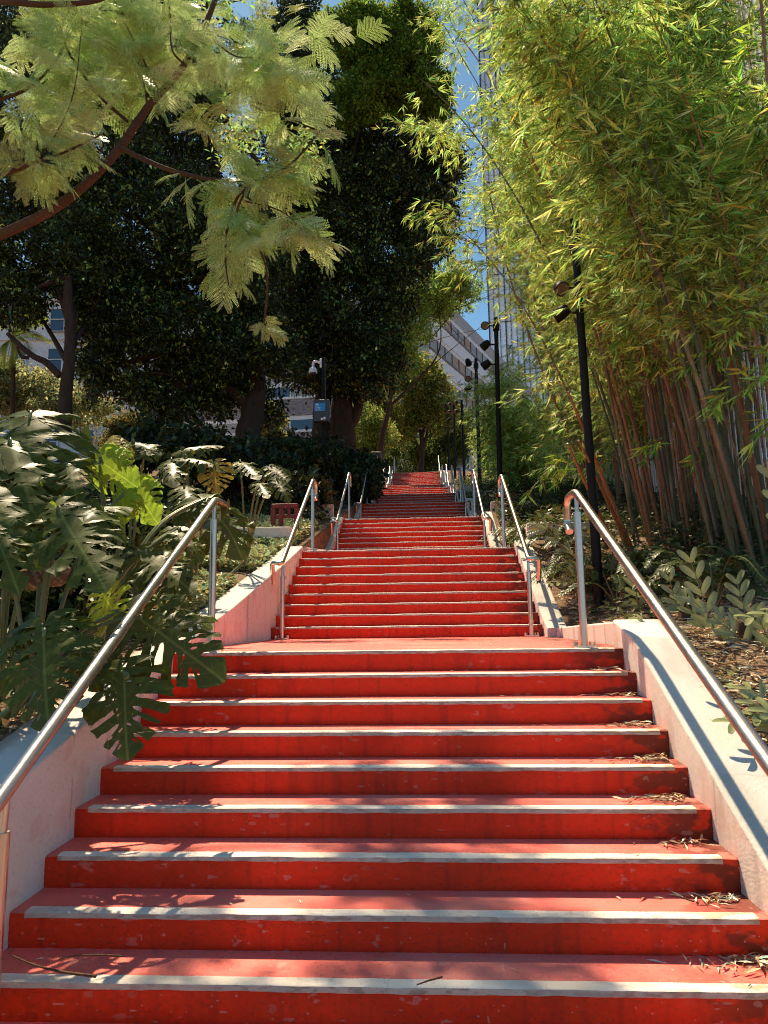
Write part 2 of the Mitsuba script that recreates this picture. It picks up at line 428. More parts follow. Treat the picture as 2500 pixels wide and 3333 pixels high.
def sweep_x(profile, xs, wob, holder, name, matkey, zwob=None, ends=True):
    """a (y, z) profile swept along x with slightly uneven edges"""
    P = np.asarray(profile, float); n, m = len(P), len(xs)
    v = np.zeros((m, n, 3)); v[:, :, 0] = np.asarray(xs)[:, None]; v[:, :, 1:] = P[None]
    if wob is not None: v[:, :, 1:] += wob
    a, b = np.meshgrid(np.arange(m - 1), np.arange(n - 1), indexing='ij')
    f = np.stack([a * n + b, a * n + b + 1, (a + 1) * n + b + 1, (a + 1) * n + b], -1).reshape(-1, 4)[:, ::-1]
    mb = MB().add(v.reshape(-1, 3), f)
    return part(holder, name, mb.mesh(), matkey, smooth=40)


def nosing_wobble(xs, n, rows, seed, amp):
    w = np.zeros((len(xs), n, 2))
    a = meshkit.fbm(np.stack([np.asarray(xs) * 3.1, np.full(len(xs), seed * 7.3), np.zeros(len(xs))], -1), 4, seed) - 0.5
    b = meshkit.fbm(np.stack([np.asarray(xs) * 14, np.full(len(xs), seed * 3.3), np.ones(len(xs))], -1), 2, seed + 9) - 0.5
    for r in rows: w[:, r, 0] = amp * (a + 0.5 * b); w[:, r, 1] = amp * 0.8 * (b - 0.4 * a)
    return w


step_no = 0
for fi, (fy, fz, n, t, r) in enumerate(FL):
    for s in range(n):
        y0, z1 = fy + s * t, fz + (s + 1) * r
        z0 = z1 - r
        last = s == n - 1
        if last:
            y1 = LAND[fi][1] if fi < len(LAND) else y0 + 1.2
        else: y1 = y0 + t
        seed = fi * 20 + s
        near = fi < 2
        xs = np.linspace(XL, XR, 60 if near else 12)
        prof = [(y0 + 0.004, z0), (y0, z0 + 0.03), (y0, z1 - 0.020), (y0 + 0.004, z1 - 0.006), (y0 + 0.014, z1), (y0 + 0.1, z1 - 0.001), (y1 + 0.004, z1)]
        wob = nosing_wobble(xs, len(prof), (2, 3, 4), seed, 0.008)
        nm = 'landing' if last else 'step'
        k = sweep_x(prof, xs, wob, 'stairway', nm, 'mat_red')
        if last: pass
        # the white strip wraps the nosing, 3 mm proud
        xa = XL + 0.06 + 0.025 * rngS.random(); xb = XR - 0.055 - 0.03 * rngS.random()
        xs2 = np.linspace(xa, xb, 70 if near else 12)
        fr, dp = 0.024 + 0.004 * rngS.random(), 0.064
        p2 = [(y0 + 0.001, z1 - fr), (y0 - 0.003, z1 - fr), (y0 - 0.003, z1 - 0.019), (y0 + 0.002, z1 - 0.003), (y0 + 0.013, z1 + 0.003), (y0 + dp, z1 + 0.003), (y0 + dp, z1 + 0.0005)]
        w2 = nosing_wobble(xs2, len(p2), (2, 3, 4), seed, 0.008) * 0
        wa = np.interp(xs2, xs, wob[:, 3, 0]); wz = np.interp(xs2, xs, wob[:, 3, 1])
        for rr in (1, 2, 3, 4): w2[:, rr, 0] = wa; w2[:, rr, 1] = wz * (rr > 1)
        rag = meshkit.fbm(np.stack([xs2 * 11, np.full(len(xs2), seed * 1.7), np.zeros(len(xs2))], -1), 3, 77) - 0.5
        w2[:, (0, 1), 1] += (0.010 * rag)[:, None]; w2[:, (5, 6), 0] += (0.012 * rag[::-1])[:, None]
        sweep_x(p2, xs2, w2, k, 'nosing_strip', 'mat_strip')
# wider landing floor on the right of the first landing
y0, y1, z = LAND[0]
MBx = MB().add([[XR - 0.002, y0 + 0.03, z - 0.004], [1.80, y0 + 0.03, z - 0.004], [1.80, y1 + 0.02, z - 0.004], [XR - 0.002, y1 + 0.02, z - 0.004]], [[0, 1, 2, 3]])
part('stairway', 'landing_margin', MBx.mesh(), 'mat_red')
# the plaza at the top of the stairs
pl = MB().box([-9, YTOP + 1.2, ZTOP - 0.3], [12, YTOP + 9, ZTOP - 0.004])
scene['path'] = mikit.ply(pl.mesh(), 'mat_concrete'); labels['path'] = {'label': 'grey concrete path crossing at the head of the red stairs', 'kind': 'structure'}


# ------------------------------------------------------------------ stair side walls
def wall_mesh(top, xi, xo, depth=1.6, bev=0.018, wobble=0.004, seed=0):
    """a wall along y: top = [(y, z)], inner face x = xi, outer face x = xo, arrised top edges"""
    top = np.asarray(top, float)
    ys = np.unique(np.concatenate([np.linspace(top[0, 0], top[-1, 0], max(12, int((top[-1, 0] - top[0, 0]) / 0.09))), top[:, 0]]))
    zs = np.interp(ys, top[:, 0], top[:, 1])
    sgn = 1 if xo > xi else -1
    a = (meshkit.fbm(np.stack([ys * 5, ys * 0 + seed, ys * 0], -1), 3, seed) - 0.5) * 2 * wobble
    b = (meshkit.fbm(np.stack([ys * 17, ys * 0 + seed, ys * 0 + 4], -1), 2, seed + 3) - 0.5) * wobble * 1.6
    rows = []
    for y, z, u, w in zip(ys, zs, a, b):
        rows.append([[xi, y, z - depth], [xi + u, y, z - 0.25], [xi + u, y, z - bev + w], [xi + sgn * bev * 0.35 + u, y, z - bev * 0.35 + w], [xi + sgn * bev + u, y, z],
                     [(xi + xo) / 2, y, z + u * 0.6], [xo - sgn * bev, y, z], [xo, y, z - bev + w], [xo, y, z - depth]])
    v = np.array(rows); m, n = v.shape[:2]
    p, q_ = np.meshgrid(np.arange(m - 1), np.arange(n - 1), indexing='ij')
    f = np.stack([p * n + q_, p * n + q_ + 1, (p + 1) * n + q_ + 1, (p + 1) * n + q_], -1).reshape(-1, 4)
    if sgn < 0: f = f[:, ::-1]
    mb = MB().add(v.reshape(-1, 3), f)
    e = np.arange(1, n - 1)
    fan0 = np.stack([e * 0, e + 1, e], 1) if sgn > 0 else np.stack([e * 0, e, e + 1], 1)
    mb.add(v[0], fan0); mb.add(v[-1], fan0[:, ::-1])
    return mb.mesh()


ORD = ['lowest', 'second', 'third', 'fourth', 'fifth', 'sixth', 'seventh', 'topmost']


def wall(label, *a, **k):
    w = thing('side_wall', label, 'wall', 'low cream walls along the stairs')
    scene[w] = mikit.ply(wall_mesh(*a, **k), 'mat_stucco', smooth=35)
    return w


wall('cream rendered wall left of the lowest red flight, under the drooping split leaves', [(-2.4, 0.10), (-1.6, 0.33), (0.46, 0.82), (1.03, 0.97), (2.6, 1.335)], XL, XL - 0.40, seed=1)
wall('cream rendered wall left of the second flight, reaching down along the first landing', [(2.605, 1.33), (3.53, 1.55), (4.38, 1.73), (7.02, 2.38), (8.85, 2.86)], XL - 0.004, XL - 0.34, seed=2)
wall('cream rendered wall right of the lowest red flight, with the handrail shadow along its top', [(-2.4, -0.95), (-1.6, -0.60), (0.0, 0.215), (2.25, 1.415), (2.78, 1.545)], XR, XR + 0.40, seed=3)
wall('cream kerb wall on the right edge of the first landing', [(2.784, 1.54), (6.0, 1.44)], 1.735, 1.92, depth=0.7, seed=4)
for k in range(1, 8):
    fy, fz, n, t, r = FL[k]
    ty, tz = top_of(FL[k])
    wall(f'cream wall right of the {ORD[k]} flight of red steps counted from the bottom', [(fy - 0.28, fz + 0.115), (fy, fz + 0.235), (ty - 0.2, tz - 0.0), (ty + 0.05, tz + 0.13), (ty + 0.16, tz + 0.10)], XR + 0.012, XR + 0.28, seed=10 + k)
    if k > 1:
        py, pz = top_of(FL[k - 1])
        wall(f'cream wall left of the {ORD[k]} flight of red steps counted from the bottom', [(py + 0.55, pz + 0.12), (fy, fz + 0.38), (ty + 0.1, tz + 0.08)], XL - 0.004, XL - 0.32, seed=30 + k)
    if k < 5:
        for sx, side in ((-1, 'left'), (1, 'right')):
            y, z = ty + 0.62, tz
            x0 = (XL - 0.33) if sx < 0 else (XR + 0.32)
            pw = thing('planter_wall', f'short white planter wall across the {side} bed above the {ORD[k]} flight', 'planter wall', 'short white planter walls beside the landings')
            m = MB().box([x0, y, z - 0.7], [x0 + sx * 1.25, y + 0.16, z + (0.52 if sx < 0 else 0.5)], bev=0.012)
            scene[pw] = mikit.ply(m.mesh(), 'mat_stucco')

# ------------------------------------------------------------------ handrails


def round_path(pts, rad=0.07, n=6):
    """a polyline with its corners rounded"""
    p = [np.asarray(x, float) for x in pts]; out = [p[0]]
    for a, b, c in zip(p[:-2], p[1:-1], p[2:]):
        d0, d1 = np.linalg.norm(a - b), np.linalg.norm(c - b)
        r = min(rad, d0 * 0.45, d1 * 0.45)
        s, e = b + (a - b) / d0 * r, b + (c - b) / d1 * r
        for t in np.linspace(0, 1, n): out.append((1 - t) ** 2 * s + 2 * t * (1 - t) * b + t * t * e)
    out.append(p[-1])
    return np.array(out)


def handrail(k, side):
    fy, fz, n, t, r = FL[k]
    ty, tz = top_of(FL[k])
    sx = -1 if side == 'left' else 1
    inset = 0.28 if k == 0 else 0.16
    x = (XL + inset) if sx < 0 else (XR - inset)
    where = ['lowest', 'second', 'third', 'fourth', 'fifth', 'sixth', 'seventh', 'topmost'][k]
    h = thing('handrail', f'stainless steel tube handrail on the {side} of the {where} flight', 'handrail', 'steel handrails along the stairs')
    R, sides = 0.033, 18 if k < 3 else 10
    yb, zb = (fy - 0.12, fz + 1.02) if k else (0.02, 1.235)
    yt, zt = ty + 0.14, tz + 1.29
    z00 = 1.04 if sx < 0 else 1.235
    if k == 0: yt, zt = 2.64, 2.625
    else: zb = fz + 1.02
    top = [[x, yt, zt], [x, yt + 0.34, zt + 0.0], [x, yt + 0.40, zt - 0.22], [x, yt + 0.32, zt - 0.30]]
    if k == 0:
        sl = (zt - z00) / (yt - 0.02)
        low = [[x, -2.0, z00 - sl * 2.02]]
    else:
        low = [[x + sx * 0.15, yb + 0.16, zb - 0.26], [x + sx * 0.14, yb + 0.02, zb + 0.03], [x, yb - 0.01, zb]]
    pts = round_path(low + top, 0.09)
    part(h, 'rail', tube(pts, R, sides), 'mat_steel', smooth=40)
    e = pts[-1] - pts[-2]; e = e / np.linalg.norm(e)
    part(h, 'end_cap', tube([pts[-1] - e * 0.004, pts[-1] + e * 0.006], R * 1.02, sides), 'mat_steel', smooth=40)
    posts = [(yt - 0.02, tz, zt - 0.02)]
    if k == 0:
        posts.append((-0.27 if sx < 0 else -0.62, 0.0, None)); posts.append((-1.75, -0.99, None))
    else: posts.append((yb + 0.06, fz, zb - 0.0))
    for (py, z0, z1) in posts:
        if z1 is None:
            z1 = z00 + (zt - z00) / (yt - 0.02) * (py - 0.02)
            z0 = -0.99 + 0.165 * (math.floor((py + 1.566) / 0.3132) + 1) if py > -1.566 else -0.99
        m = MB().tube([[x, py, z0], [x, py, z1 - 0.16]], 0.031, sides)
        ps = part(h, 'post', m.mesh(), 'mat_steel', smooth=40)
        part(ps, 'spigot', tube([[x, py, z1 - 0.165], [x, py + 0.01, z1 - 0.02]], 0.018, 10), 'mat_steel', smooth=40)
        if k < 3:
            pl = MB()
            ang = np.linspace(0, 2 * math.pi, 29)[:-1]
            ring = np.stack([x + 0.105 * np.sign(np.cos(ang)) * np.abs(np.cos(ang)) ** 0.7, py + 0.062 * np.sign(np.sin(ang)) * np.abs(np.sin(ang)) ** 0.7], -1)
            v = np.vstack([np.column_stack([ring, np.full(28, z0 + 0.003)]), np.column_stack([ring, np.full(28, z0 + 0.020)]), [[x, py, z0 + 0.020]]])
            kk = np.arange(28)
            pl.add(v, np.vstack([np.stack([kk, (kk + 1) % 28, (kk + 1) % 28 + 28], 1), np.stack([kk, (kk + 1) % 28 + 28, kk + 28], 1), np.stack([kk + 28, (kk + 1) % 28 + 28, kk * 0 + 56], 1)]))
            bp = part(h, 'base_plate', pl.mesh(), 'mat_steel')
            for bx in (-0.083, -0.055, 0.055, 0.083):
                by = 0.028 if abs(bx) < 0.06 else -0.012
                part(bp, 'bolt', tube([[x + bx, py + by, z0 + 0.018], [x + bx, py + by, z0 + 0.052]], 0.012, 6), 'mat_steel')
    return h


for k in range(8):
    for side in ('left', 'right'): handrail(k, side)

# ------------------------------------------------------------------ lamp posts


def lamp(label, base, top, r, heads):
    L = thing('lamp_post', label, 'lamp post', 'black floodlight posts on the right of the stairs')
    base, top = np.array(base), np.array(top)
    ax = norm(top - base)
    part(L, 'pole', tube([base - ax * 0.6, base + ax * 0.02, top], [r * 1.06, r * 1.06, r * 0.82], 16), 'mat_black', smooth=40)
    part(L, 'cap', tube([top, top + ax * 0.04], r * 0.9, 16), 'mat_black', smooth=40)
    part(L, 'collar', tube([top - ax * 0.42, top - ax * 0.2], r * 1.3, 16), 'mat_black', smooth=40)
    s = r / 0.086
    for (drop, aim) in heads:
        a = top - ax * drop * s
        aim = norm(aim)
        side = np.array([-1.0, -0.12, 0])
        c = a + side * 0.36 * s
        fl = part(L, 'floodlight', MB().tube([c - aim * 0.15 * s, c - aim * 0.13 * s, c - aim * 0.05 * s, c + aim * 0.06 * s, c + aim * 0.165 * s], np.array([0.06, 0.10, 0.125, 0.14, 0.145]) * s, 20).mesh(), 'mat_black', smooth=35)
        part(fl, 'lens', tube([c + aim * 0.150 * s, c + aim * 0.171 * s], 0.122 * s, 20), 'mat_lens', smooth=35)
        part(fl, 'arm', MB().tube([a, a + side * 0.12 * s, c - aim * 0.02 * s], 0.026 * s, 8).mesh(), 'mat_black', smooth=40)


lamp('tall black lamp post among the bamboo, nearest to the viewer', at(1955, 2007, 6.5), at(1868, 723, 6.5), 0.064, [(1.40, (0.1, -0.75, -0.6)), (1.92, (-0.85, 0.35, -0.45))])
lamp('black lamp post with three floodlights against the sky gap', at(1629, 1600, 20), at(1614, 1038, 20), 0.088, [(0.25, (-0.2, -0.85, -0.35)), (0.92, (-0.7, 0.5, -0.5)), (1.62, (-0.8, 0.3, -0.5))])
lamp('black lamp post in front of the banded building', at(1563, 1600, 28), at(1549, 1170, 28), 0.088, [(0.12, (0.3, 0.8, -0.5)), (0.92, (-0.3, -0.8, -0.3)), (1.35, (-0.6, 0.5, -0.5))])
lamp('distant black lamp post, rightmost of the three near the head of the stairs', at(1512, 1580, 38), at(1503, 1305, 38), 0.08, [(0.1, (-0.6, -0.5, -0.5)), (0.7, (-0.6, -0.5, -0.5))])
lamp('distant black lamp post, middle of the three near the head of the stairs', at(1482, 1570, 46), at(1478, 1312, 46), 0.08, [(0.1, (-0.6, -0.5, -0.5)), (0.7, (-0.6, -0.5, -0.5)), (1.3, (-0.6, 0.5, -0.5))])
lamp('distant black lamp post, leftmost of the three near the head of the stairs', at(1462, 1562, 54), at(1457, 1318, 54), 0.07, [(0.1, (-0.6, -0.5, -0.5)), (0.7, (-0.6, -0.5, -0.5))])

# ------------------------------------------------------------------ camera pole with control box
cp = thing('camera_pole', 'dark pole left of the stairs with white dome camera and grey box with blue sign', 'camera pole')
b, tp = at(1056, 1590, 20), at(1050, 1162, 20)
S = 23.2 / F                                        # metres per photograph pixel at the pole
part(cp, 'pole', tube([b - [0, 0, 0.5], b, b + (tp - b) * 0.42, b + (tp - b) * 0.421, tp], [0.075, 0.075, 0.07, 0.055, 0.05], 14), 'mat_black', smooth=40)
part(cp, 'conduit', tube([b + (tp - b) * 0.6 + [0.085, -0.02, 0], tp + [0.085, -0.02, -0.02]], 0.014, 8), 'mat_grey_box', smooth=40)
c0, c1 = at(1022, 1375, 19.85), at(1073, 1302, 19.85)
bx = part(cp, 'control_box', MB().box([c0[0], 19.72, c0[2]], [c1[0], 19.98, c1[2]], bev=0.015).mesh(), 'mat_grey_box')
s0, s1 = at(1024, 1338.5, 19.712), at(1058.5, 1311, 19.712)
sg_ = part(cp, 'sign', MB().box([s0[0], 19.708, s0[2]], [s1[0], 19.717, s1[2]]).mesh(), 'mat_blue_sign', label='blue information sign with white lettering on the control box')


def lettering(text, h, x, y, z):
    m = meshkit.text_mesh(text, h, 0.003, bold=True)
    v = np.array(m.vertices); return np.column_stack([x + v[:, 0], y - v[:, 2], z + v[:, 1]]), m.faces


sw, sh = s1[0] - s0[0], s1[2] - s0[2]
part(sg_, 'lettering', MB().add(*lettering('CitySafe', sh * 0.13, s0[0] + sw * 0.08, 19.705, s0[2] + sh * 0.38)).mesh(), 'mat_white_plastic')
ic = MB().box([s0[0] + sw * 0.10, 19.702, s0[2] + sh * 0.72], [s0[0] + sw * 0.32, 19.707, s0[2] + sh * 0.90]).box([s0[0] + sw * 0.33, 19.702, s0[2] + sh * 0.70], [s0[0] + sw * 0.40, 19.707, s0[2] + sh * 0.82])
ic.box([s0[0] + sw * 0.08, 19.702, s0[2] + sh * 0.61], [s0[0] + sw * 0.20, 19.707, s0[2] + sh * 0.66])
part(sg_, 'camera_icon', ic.mesh(), 'mat_white_plastic')
ln = MB()
for zz, ww in ((0.27, 0.5), (0.18, 0.45), (0.09, 0.55)): ln.box([s0[0] + sw * 0.09, 19.703, s0[2] + sh * zz], [s0[0] + sw * (0.09 + ww), 19.707, s0[2] + sh * (zz + 0.025)])
part(sg_, 'small_print', ln.mesh(), 'mat_white_plastic')
for px, py, rr in ((1047.5, 1363.5, 0.040), (1056, 1361, 0.046)):
    o = at(px, py, 19.71); part(bx, 'round_sticker', tube([o + [0, 0.012, 0], o + [0, -0.004, 0]], rr, 16), 'mat_white_plastic', smooth=40)
m_ = at(1043, 1178, 20); hd = at(1019, 1196, 19.9)
br = part(cp, 'camera_arm', MB().box(m_ + [-0.02, -0.05, -0.22], m_ + [0.05, 0.05, 0.10], bev=0.01).tube(round_path([m_ + [0, 0, -0.02], [hd[0], hd[1], m_[2] - 0.0], hd + [0, 0, -0.02]], 0.12), 0.045, 12).mesh(), 'mat_white_plastic', smooth=35)
dm = part(cp, 'dome_camera', tube([hd + [0, 0, 0.0], hd + [0, 0, -0.02], hd + [0, 0, -0.07], hd + [0, 0, -0.17], hd + [0, 0, -0.21]], [0.05, 0.10, 0.135, 0.15, 0.15], 20), 'mat_white_plastic', smooth=40)
sp = trimesh.creation.icosphere(3, 0.115); sp.vertices[:, 2] *= 1.0
part(dm, 'dome_glass', (np.array(sp.vertices) + hd + [0, 0, -0.215], sp.faces), 'mat_dark_dome', smooth=True)

# ------------------------------------------------------------------ red picket rails and the cabinet
for (pa, pb, Y, lab) in (((905, 1604), (1008, 1604), 11.0, 'low red timber picket rail, nearer one left of the second landing'), ((930, 1553), (1210, 1550), 17.6, 'long low red timber picket rail behind the dark pole')):
    a, b = at(*pa, Y), at(*pb, Y)
    dz = 0.12 if Y > 15 else 0.24; a[2] -= dz; b[2] -= dz
    if Y > 15: b[0] = -2.7; a[0] = -6.4
    else: b[0] = -2.55; a[0] = -3.1
    pf = thing('picket_rail', lab, 'fence', 'low red timber rails left of the stairs')
    H = 0.75 if Y > 15 else 0.4
    part(pf, 'top_rail', MB().box([a[0], Y - 0.05, a[2] - 0.09], [b[0], Y + 0.05, a[2]], bev=0.008).mesh(), 'mat_red_timber')
    part(pf, 'bottom_rail', MB().box([a[0], Y - 0.03, a[2] - H + 0.1], [b[0], Y + 0.03, a[2] - H + 0.17], bev=0.008).mesh(), 'mat_red_timber')
    nx = int((b[0] - a[0]) / 0.17)
    for q in range(nx + 1):
        x = a[0] + 0.03 + q * (b[0] - a[0] - 0.06) / nx
        if q in (0, nx, nx // 2): part(pf, 'post', MB().box([x - 0.045, Y - 0.045, a[2] - H - 0.5], [x + 0.045, Y + 0.045, a[2] - 0.092], bev=0.006).mesh(), 'mat_red_timber')
        else: part(pf, 'picket', MB().box([x - 0.03, Y - 0.02, a[2] - H + 0.172], [x + 0.03, Y + 0.02, a[2] - 0.092], bev=0.004).mesh(), 'mat_red_timber')
cb = thing('utility_cabinet', 'grey green metal cabinet beside the upper flights', 'cabinet')
p0, p1 = at(1208, 1560, 38), at(1243, 1472, 38)
part(cb, 'body', MB().box([p0[0], 37.7, p0[2]], [p1[0], 38.3, p1[2]], bev=0.015).mesh(), 'mat_green_box')
part(cb, 'door', MB().box([p0[0] + 0.04, 37.675, p0[2] + 0.1], [p1[0] - 0.04, 37.698, p1[2] - 0.06], bev=0.006).mesh(), 'mat_green_box')
part(cb, 'handle', tube(round_path([[p0[0] + 0.25, 37.67, p1[2] - 0.28], [p0[0] + 0.42, 37.63, p1[2] - 0.28], [p0[0] + 0.42, 37.63, p1[2] - 0.55]], 0.04), 0.012, 8), 'mat_steel', smooth=40)

# ------------------------------------------------------------------ foliage helpers


class Leaves:
    """a crown's leaves, collected and written as one mesh with a colour for each leaf"""
    def __init__(s): s.v, s.f, s.c, s.n = [], [], [], 0
    def add(s, v, f, c):
        s.v.append(v); s.f.append(f + s.n); s.c.append(c); s.n += len(v)
    def put(s, holder, name, bsdf, kind='stuff', label=None):
        return part(holder, name, (np.vstack(s.v), np.vstack(s.f)), bsdf, smooth=False, color=np.vstack(s.c), kind=kind, label=label)


def rand_dir(rng, n): return norm(rng.normal(0, 1, (n, 3)))


def crown_points(rng, lobes, n, shell=0.55):
    """points inside ellipsoids (centre, radii), more of them near the skin, with clumps and gaps"""
    vol = np.array([np.prod(r) ** (0.75) for _, r in lobes]); cnt = np.maximum((n * vol / vol.sum()).astype(int), 8)
    P, Nn = [], []
    for (c, r), k in zip(lobes, cnt):
        d = rand_dir(rng, k * 2); rad = np.where(rng.random(k * 2) < shell, rng.uniform(0.78, 1.05, k * 2), rng.random(k * 2) ** (1 / 2.2))
        rad = rad * (0.62 + 0.72 * meshkit.fbm(d * 2.6 + np.asarray(c), 3, 4))
        p = np.asarray(c) + d * rad[:, None] * r
        g = meshkit.fbm(p * 0.55 / max(0.35, np.mean(r) * 0.3), 3, 11)
        keep = g > np.quantile(g, 0.42)
        P.append(p[keep]); Nn.append(d[keep])
    return np.vstack(P), np.vstack(Nn)


def satellites(lobes):
    """smaller clumps sticking out of each big one, so that the outline is uneven"""
    r = np.random.default_rng(len(lobes) * 7 + 1); out = list(lobes)
    for c, rr in lobes:
        for _ in range(5):
            d = norm(r.normal(0, 1, 3) + [0, -0.4, -0.25]); k = r.uniform(0.16, 0.36)
            out.append((np.asarray(c) + d * rr * r.uniform(0.85, 1.12), np.asarray(rr) * k * [1, 1, r.uniform(0.8, 1.7)]))
    return out


def leafy_crown(rng, lobes, clusters, per, L, W, color, var=0.35, warm=None, spread=0.35, droop=0.25, shell=0.55, out=None, wmax=0.45, lit_tint=0.0):
    """leaf clusters: each cluster has leaves radiating from a twig end"""
    P, Nn = crown_points(rng, satellites(lobes), clusters, shell)
    lv = out or Leaves()
    k = len(P)
    base = np.repeat(P, per, 0) + rng.normal(0, spread * L * 2.2, (k * per, 3))
    d = norm(np.repeat(Nn, per, 0) * 0.5 + rng.normal(0, 0.75, (k * per, 3)) + [0, 0, -droop])
    nrm = norm(rng.normal(0, 0.5, (k * per, 3)) + [0, 0, 0.8])
    l = L * rng.uniform(0.6, 1.25, k * per)
    v, f = leaf_quads(base, d, nrm, l, l * W / L, wmax)
    ct = 1 + 0.22 * rng.normal(0, 1, (k, 1)) + lit_tint * (rng.random((k, 1)) < 0.09) * rng.uniform(0.5, 1.0, (k, 1))  # a few clusters get sunlight put into their colour as a brighter tint
    c = tints(rng, k * per, color, var, 4, warm) * np.repeat(np.repeat(np.clip(ct, 0.5, 1.6 + lit_tint), per, 0), 4, 0)
    lv.add(v, f, np.clip(c, 0.003, 0.9))
    return lv


def lobe(px, py, Y, rx, ry, rd):
    """an ellipsoid of a crown at a point of the hill, radii given as photograph pixels at that distance and metres in depth"""
    p = at(px, py, Y); s = (Y + 3.3) / F
    return p, np.array([rx * s, rd, ry * s])


def limbs(rng, holder, trunk_pts, r0, r1, ends, mat_, name='trunk', sides=12):
    m = MB()
    tp = bez(trunk_pts, 10); rr = np.linspace(1, 0, len(tp)) ** 0.8 * (r0 - r1) + r1
    rr[:3] *= [1.5, 1.18, 1.05]
    w = (meshkit.fbm(tp * 0.9, 3, 5)[:, None] - 0.5) * r0 * 0.5
    m.tube(tp + w * [1, 1, 0], rr, sides)
    k = part(holder, name, m.mesh(), mat_, smooth=True)
    b = MB()
    for e in ends:
        s = tp[int(len(tp) * rng.uniform(0.55, 0.98))]
        e = np.asarray(e, float)
        mid = (s + e) / 2 + rng.normal(0, 0.12, 3) * np.linalg.norm(e - s) + [0, 0, 0.1 * np.linalg.norm(e - s)]
        q = bez([s, mid, e], 8)
        b.tube(q, np.linspace(r1 * 0.85, r1 * 0.18, len(q)), 7)
        for _ in range(3):
            t = q[rng.integers(6, len(q))]; e2 = e + rng.normal(0, 0.3, 3) * np.linalg.norm(e - s)
            q2 = bez([t, (t + e2) / 2 + rng.normal(0, 0.08, 3), e2], 5); b.tube(q2, np.linspace(r1 * 0.3, r1 * 0.08, len(q2)), 5)
    if ends: part(holder, 'branches', b.mesh(), mat_, smooth=True)
    return tp


# ------------------------------------------------------------------ the big dark fig trees on the left
rng = np.random.default_rng(21)
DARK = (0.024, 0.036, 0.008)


def fig(label, base, trunk_top, r0, lobes, clusters, L, color, seed, warm=None, var=0.35, extra=(), matk='mat_leaf_dark', per=9, cat='tree', name='fig_tree'):
    rng = np.random.default_rng(seed)
    t = thing(name, label, cat)
    b = np.array(base); tt = np.array(trunk_top)
    b2 = b - [0, 0, 1.0]
    limbs(rng, t, [b2, b + (tt - b) * 0.1, (b + tt) / 2 + [r0 * 0.4, 0, 0], tt], r0, r0 * 0.5, [np.asarray(c) - [0, 0, 0.2 * r[2]] for c, r in lobes], 'mat_bark')
    for e in extra:
        part(t, 'trunk', tube(bez(e[0], 8), np.linspace(e[1], e[2], (len(e[0]) - 1) * 8 ), 10), 'mat_bark', smooth=True)
    lv = leafy_crown(rng, lobes, clusters, per, L, L * 0.55, color, var=var, warm=warm, lit_tint=7.0 if matk == 'mat_leaf_dark' else 0.0)
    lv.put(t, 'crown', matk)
    return t


# tree A: the trunk left of the camera pole, its crown hanging low
LA = [lobe(420, 1080, 22, 170, 230, 3.0), lobe(560, 780, 23, 230, 260, 3.5), lobe(640, 1120, 23, 210, 190, 3.0), lobe(820, 1150, 24, 160, 170, 3.0), lobe(760, 850, 25, 200, 240, 3.0),
      lobe(520, 480, 26, 230, 220, 3.5), lobe(330, 1180, 21, 60, 150, 1.2), lobe(480, 1290, 22, 120, 60, 1.5), lobe(700, 1280, 23.5, 110, 55, 1.5), lobe(600, 1345, 22.5, 130, 40, 1.2), lobe(230, 640, 22, 210, 150, 2.5), lobe(200, 380, 27, 260, 220, 3.5), lobe(600, 180, 27, 260, 200, 3.5), lobe(160, 80, 28, 270, 150, 3.0), lobe(420, 60, 28, 250, 130, 3.0)]
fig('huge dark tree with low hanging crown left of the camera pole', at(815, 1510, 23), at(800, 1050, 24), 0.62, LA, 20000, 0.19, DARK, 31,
    warm=(0.09, (0.22, 0.30, 0.05)))  # scattered leaves tinted bright green to stand for sunlit ones
# tree B: the twin-trunked tree behind the camera pole, reaching to the top of the picture
LB = [lobe(980, 980, 33, 210, 220, 4), lobe(1180, 1060, 33, 130, 190, 3), lobe(1150, 760, 34, 230, 230, 4), lobe(1330, 620, 34, 170, 170, 3), lobe(1400, 560, 33, 120, 80, 2), lobe(1270, 900, 33, 120, 150, 2.5), lobe(1380, 760, 33, 100, 120, 2),
      lobe(1000, 560, 36, 220, 260, 4), lobe(1060, 1190, 33, 200, 90, 3), lobe(1220, 1230, 32.5, 70, 70, 1.5), lobe(1250, 420, 36, 190, 150, 3), lobe(960, 230, 37, 160, 260, 4)]
fig('tall dark twin trunked tree behind the camera pole', at(1040, 1490, 34), at(1040, 1000, 34), 0.62, LB, 18000, 0.24, DARK, 32, warm=(0.09, (0.22, 0.30, 0.05)),  # here too, bright tinted leaves in place of sunlit ones
    extra=[([at(1120, 1500, 34), at(1120, 1360, 34), at(1110, 1250, 34), at(1100, 1050, 34)], 0.72, 0.35), ([at(1130, 1400, 34), at(1165, 1330, 34), at(1185, 1200, 34)], 0.36, 0.2)])
# tree C: the sunlit crown high in the middle
LC = [lobe(1240, 180, 29, 150, 120, 1.4), lobe(1340, 250, 29, 110, 110, 1.4), lobe(1150, 120, 29, 100, 90, 1.2), lobe(1330, 90, 29.5, 120, 80, 1.2), lobe(1200, 310, 29, 120, 80, 1.2), lobe(1420, 310, 29.5, 60, 90, 1.0)]
fig('tall tree with a sunlit bright green crown high in the middle of the view', at(1080, 1480, 38), at(1150, 600, 38), 0.3, LC, 5200, 0.20, (0.17, 0.25, 0.035), 33, matk='mat_leaf', name='shade_tree')
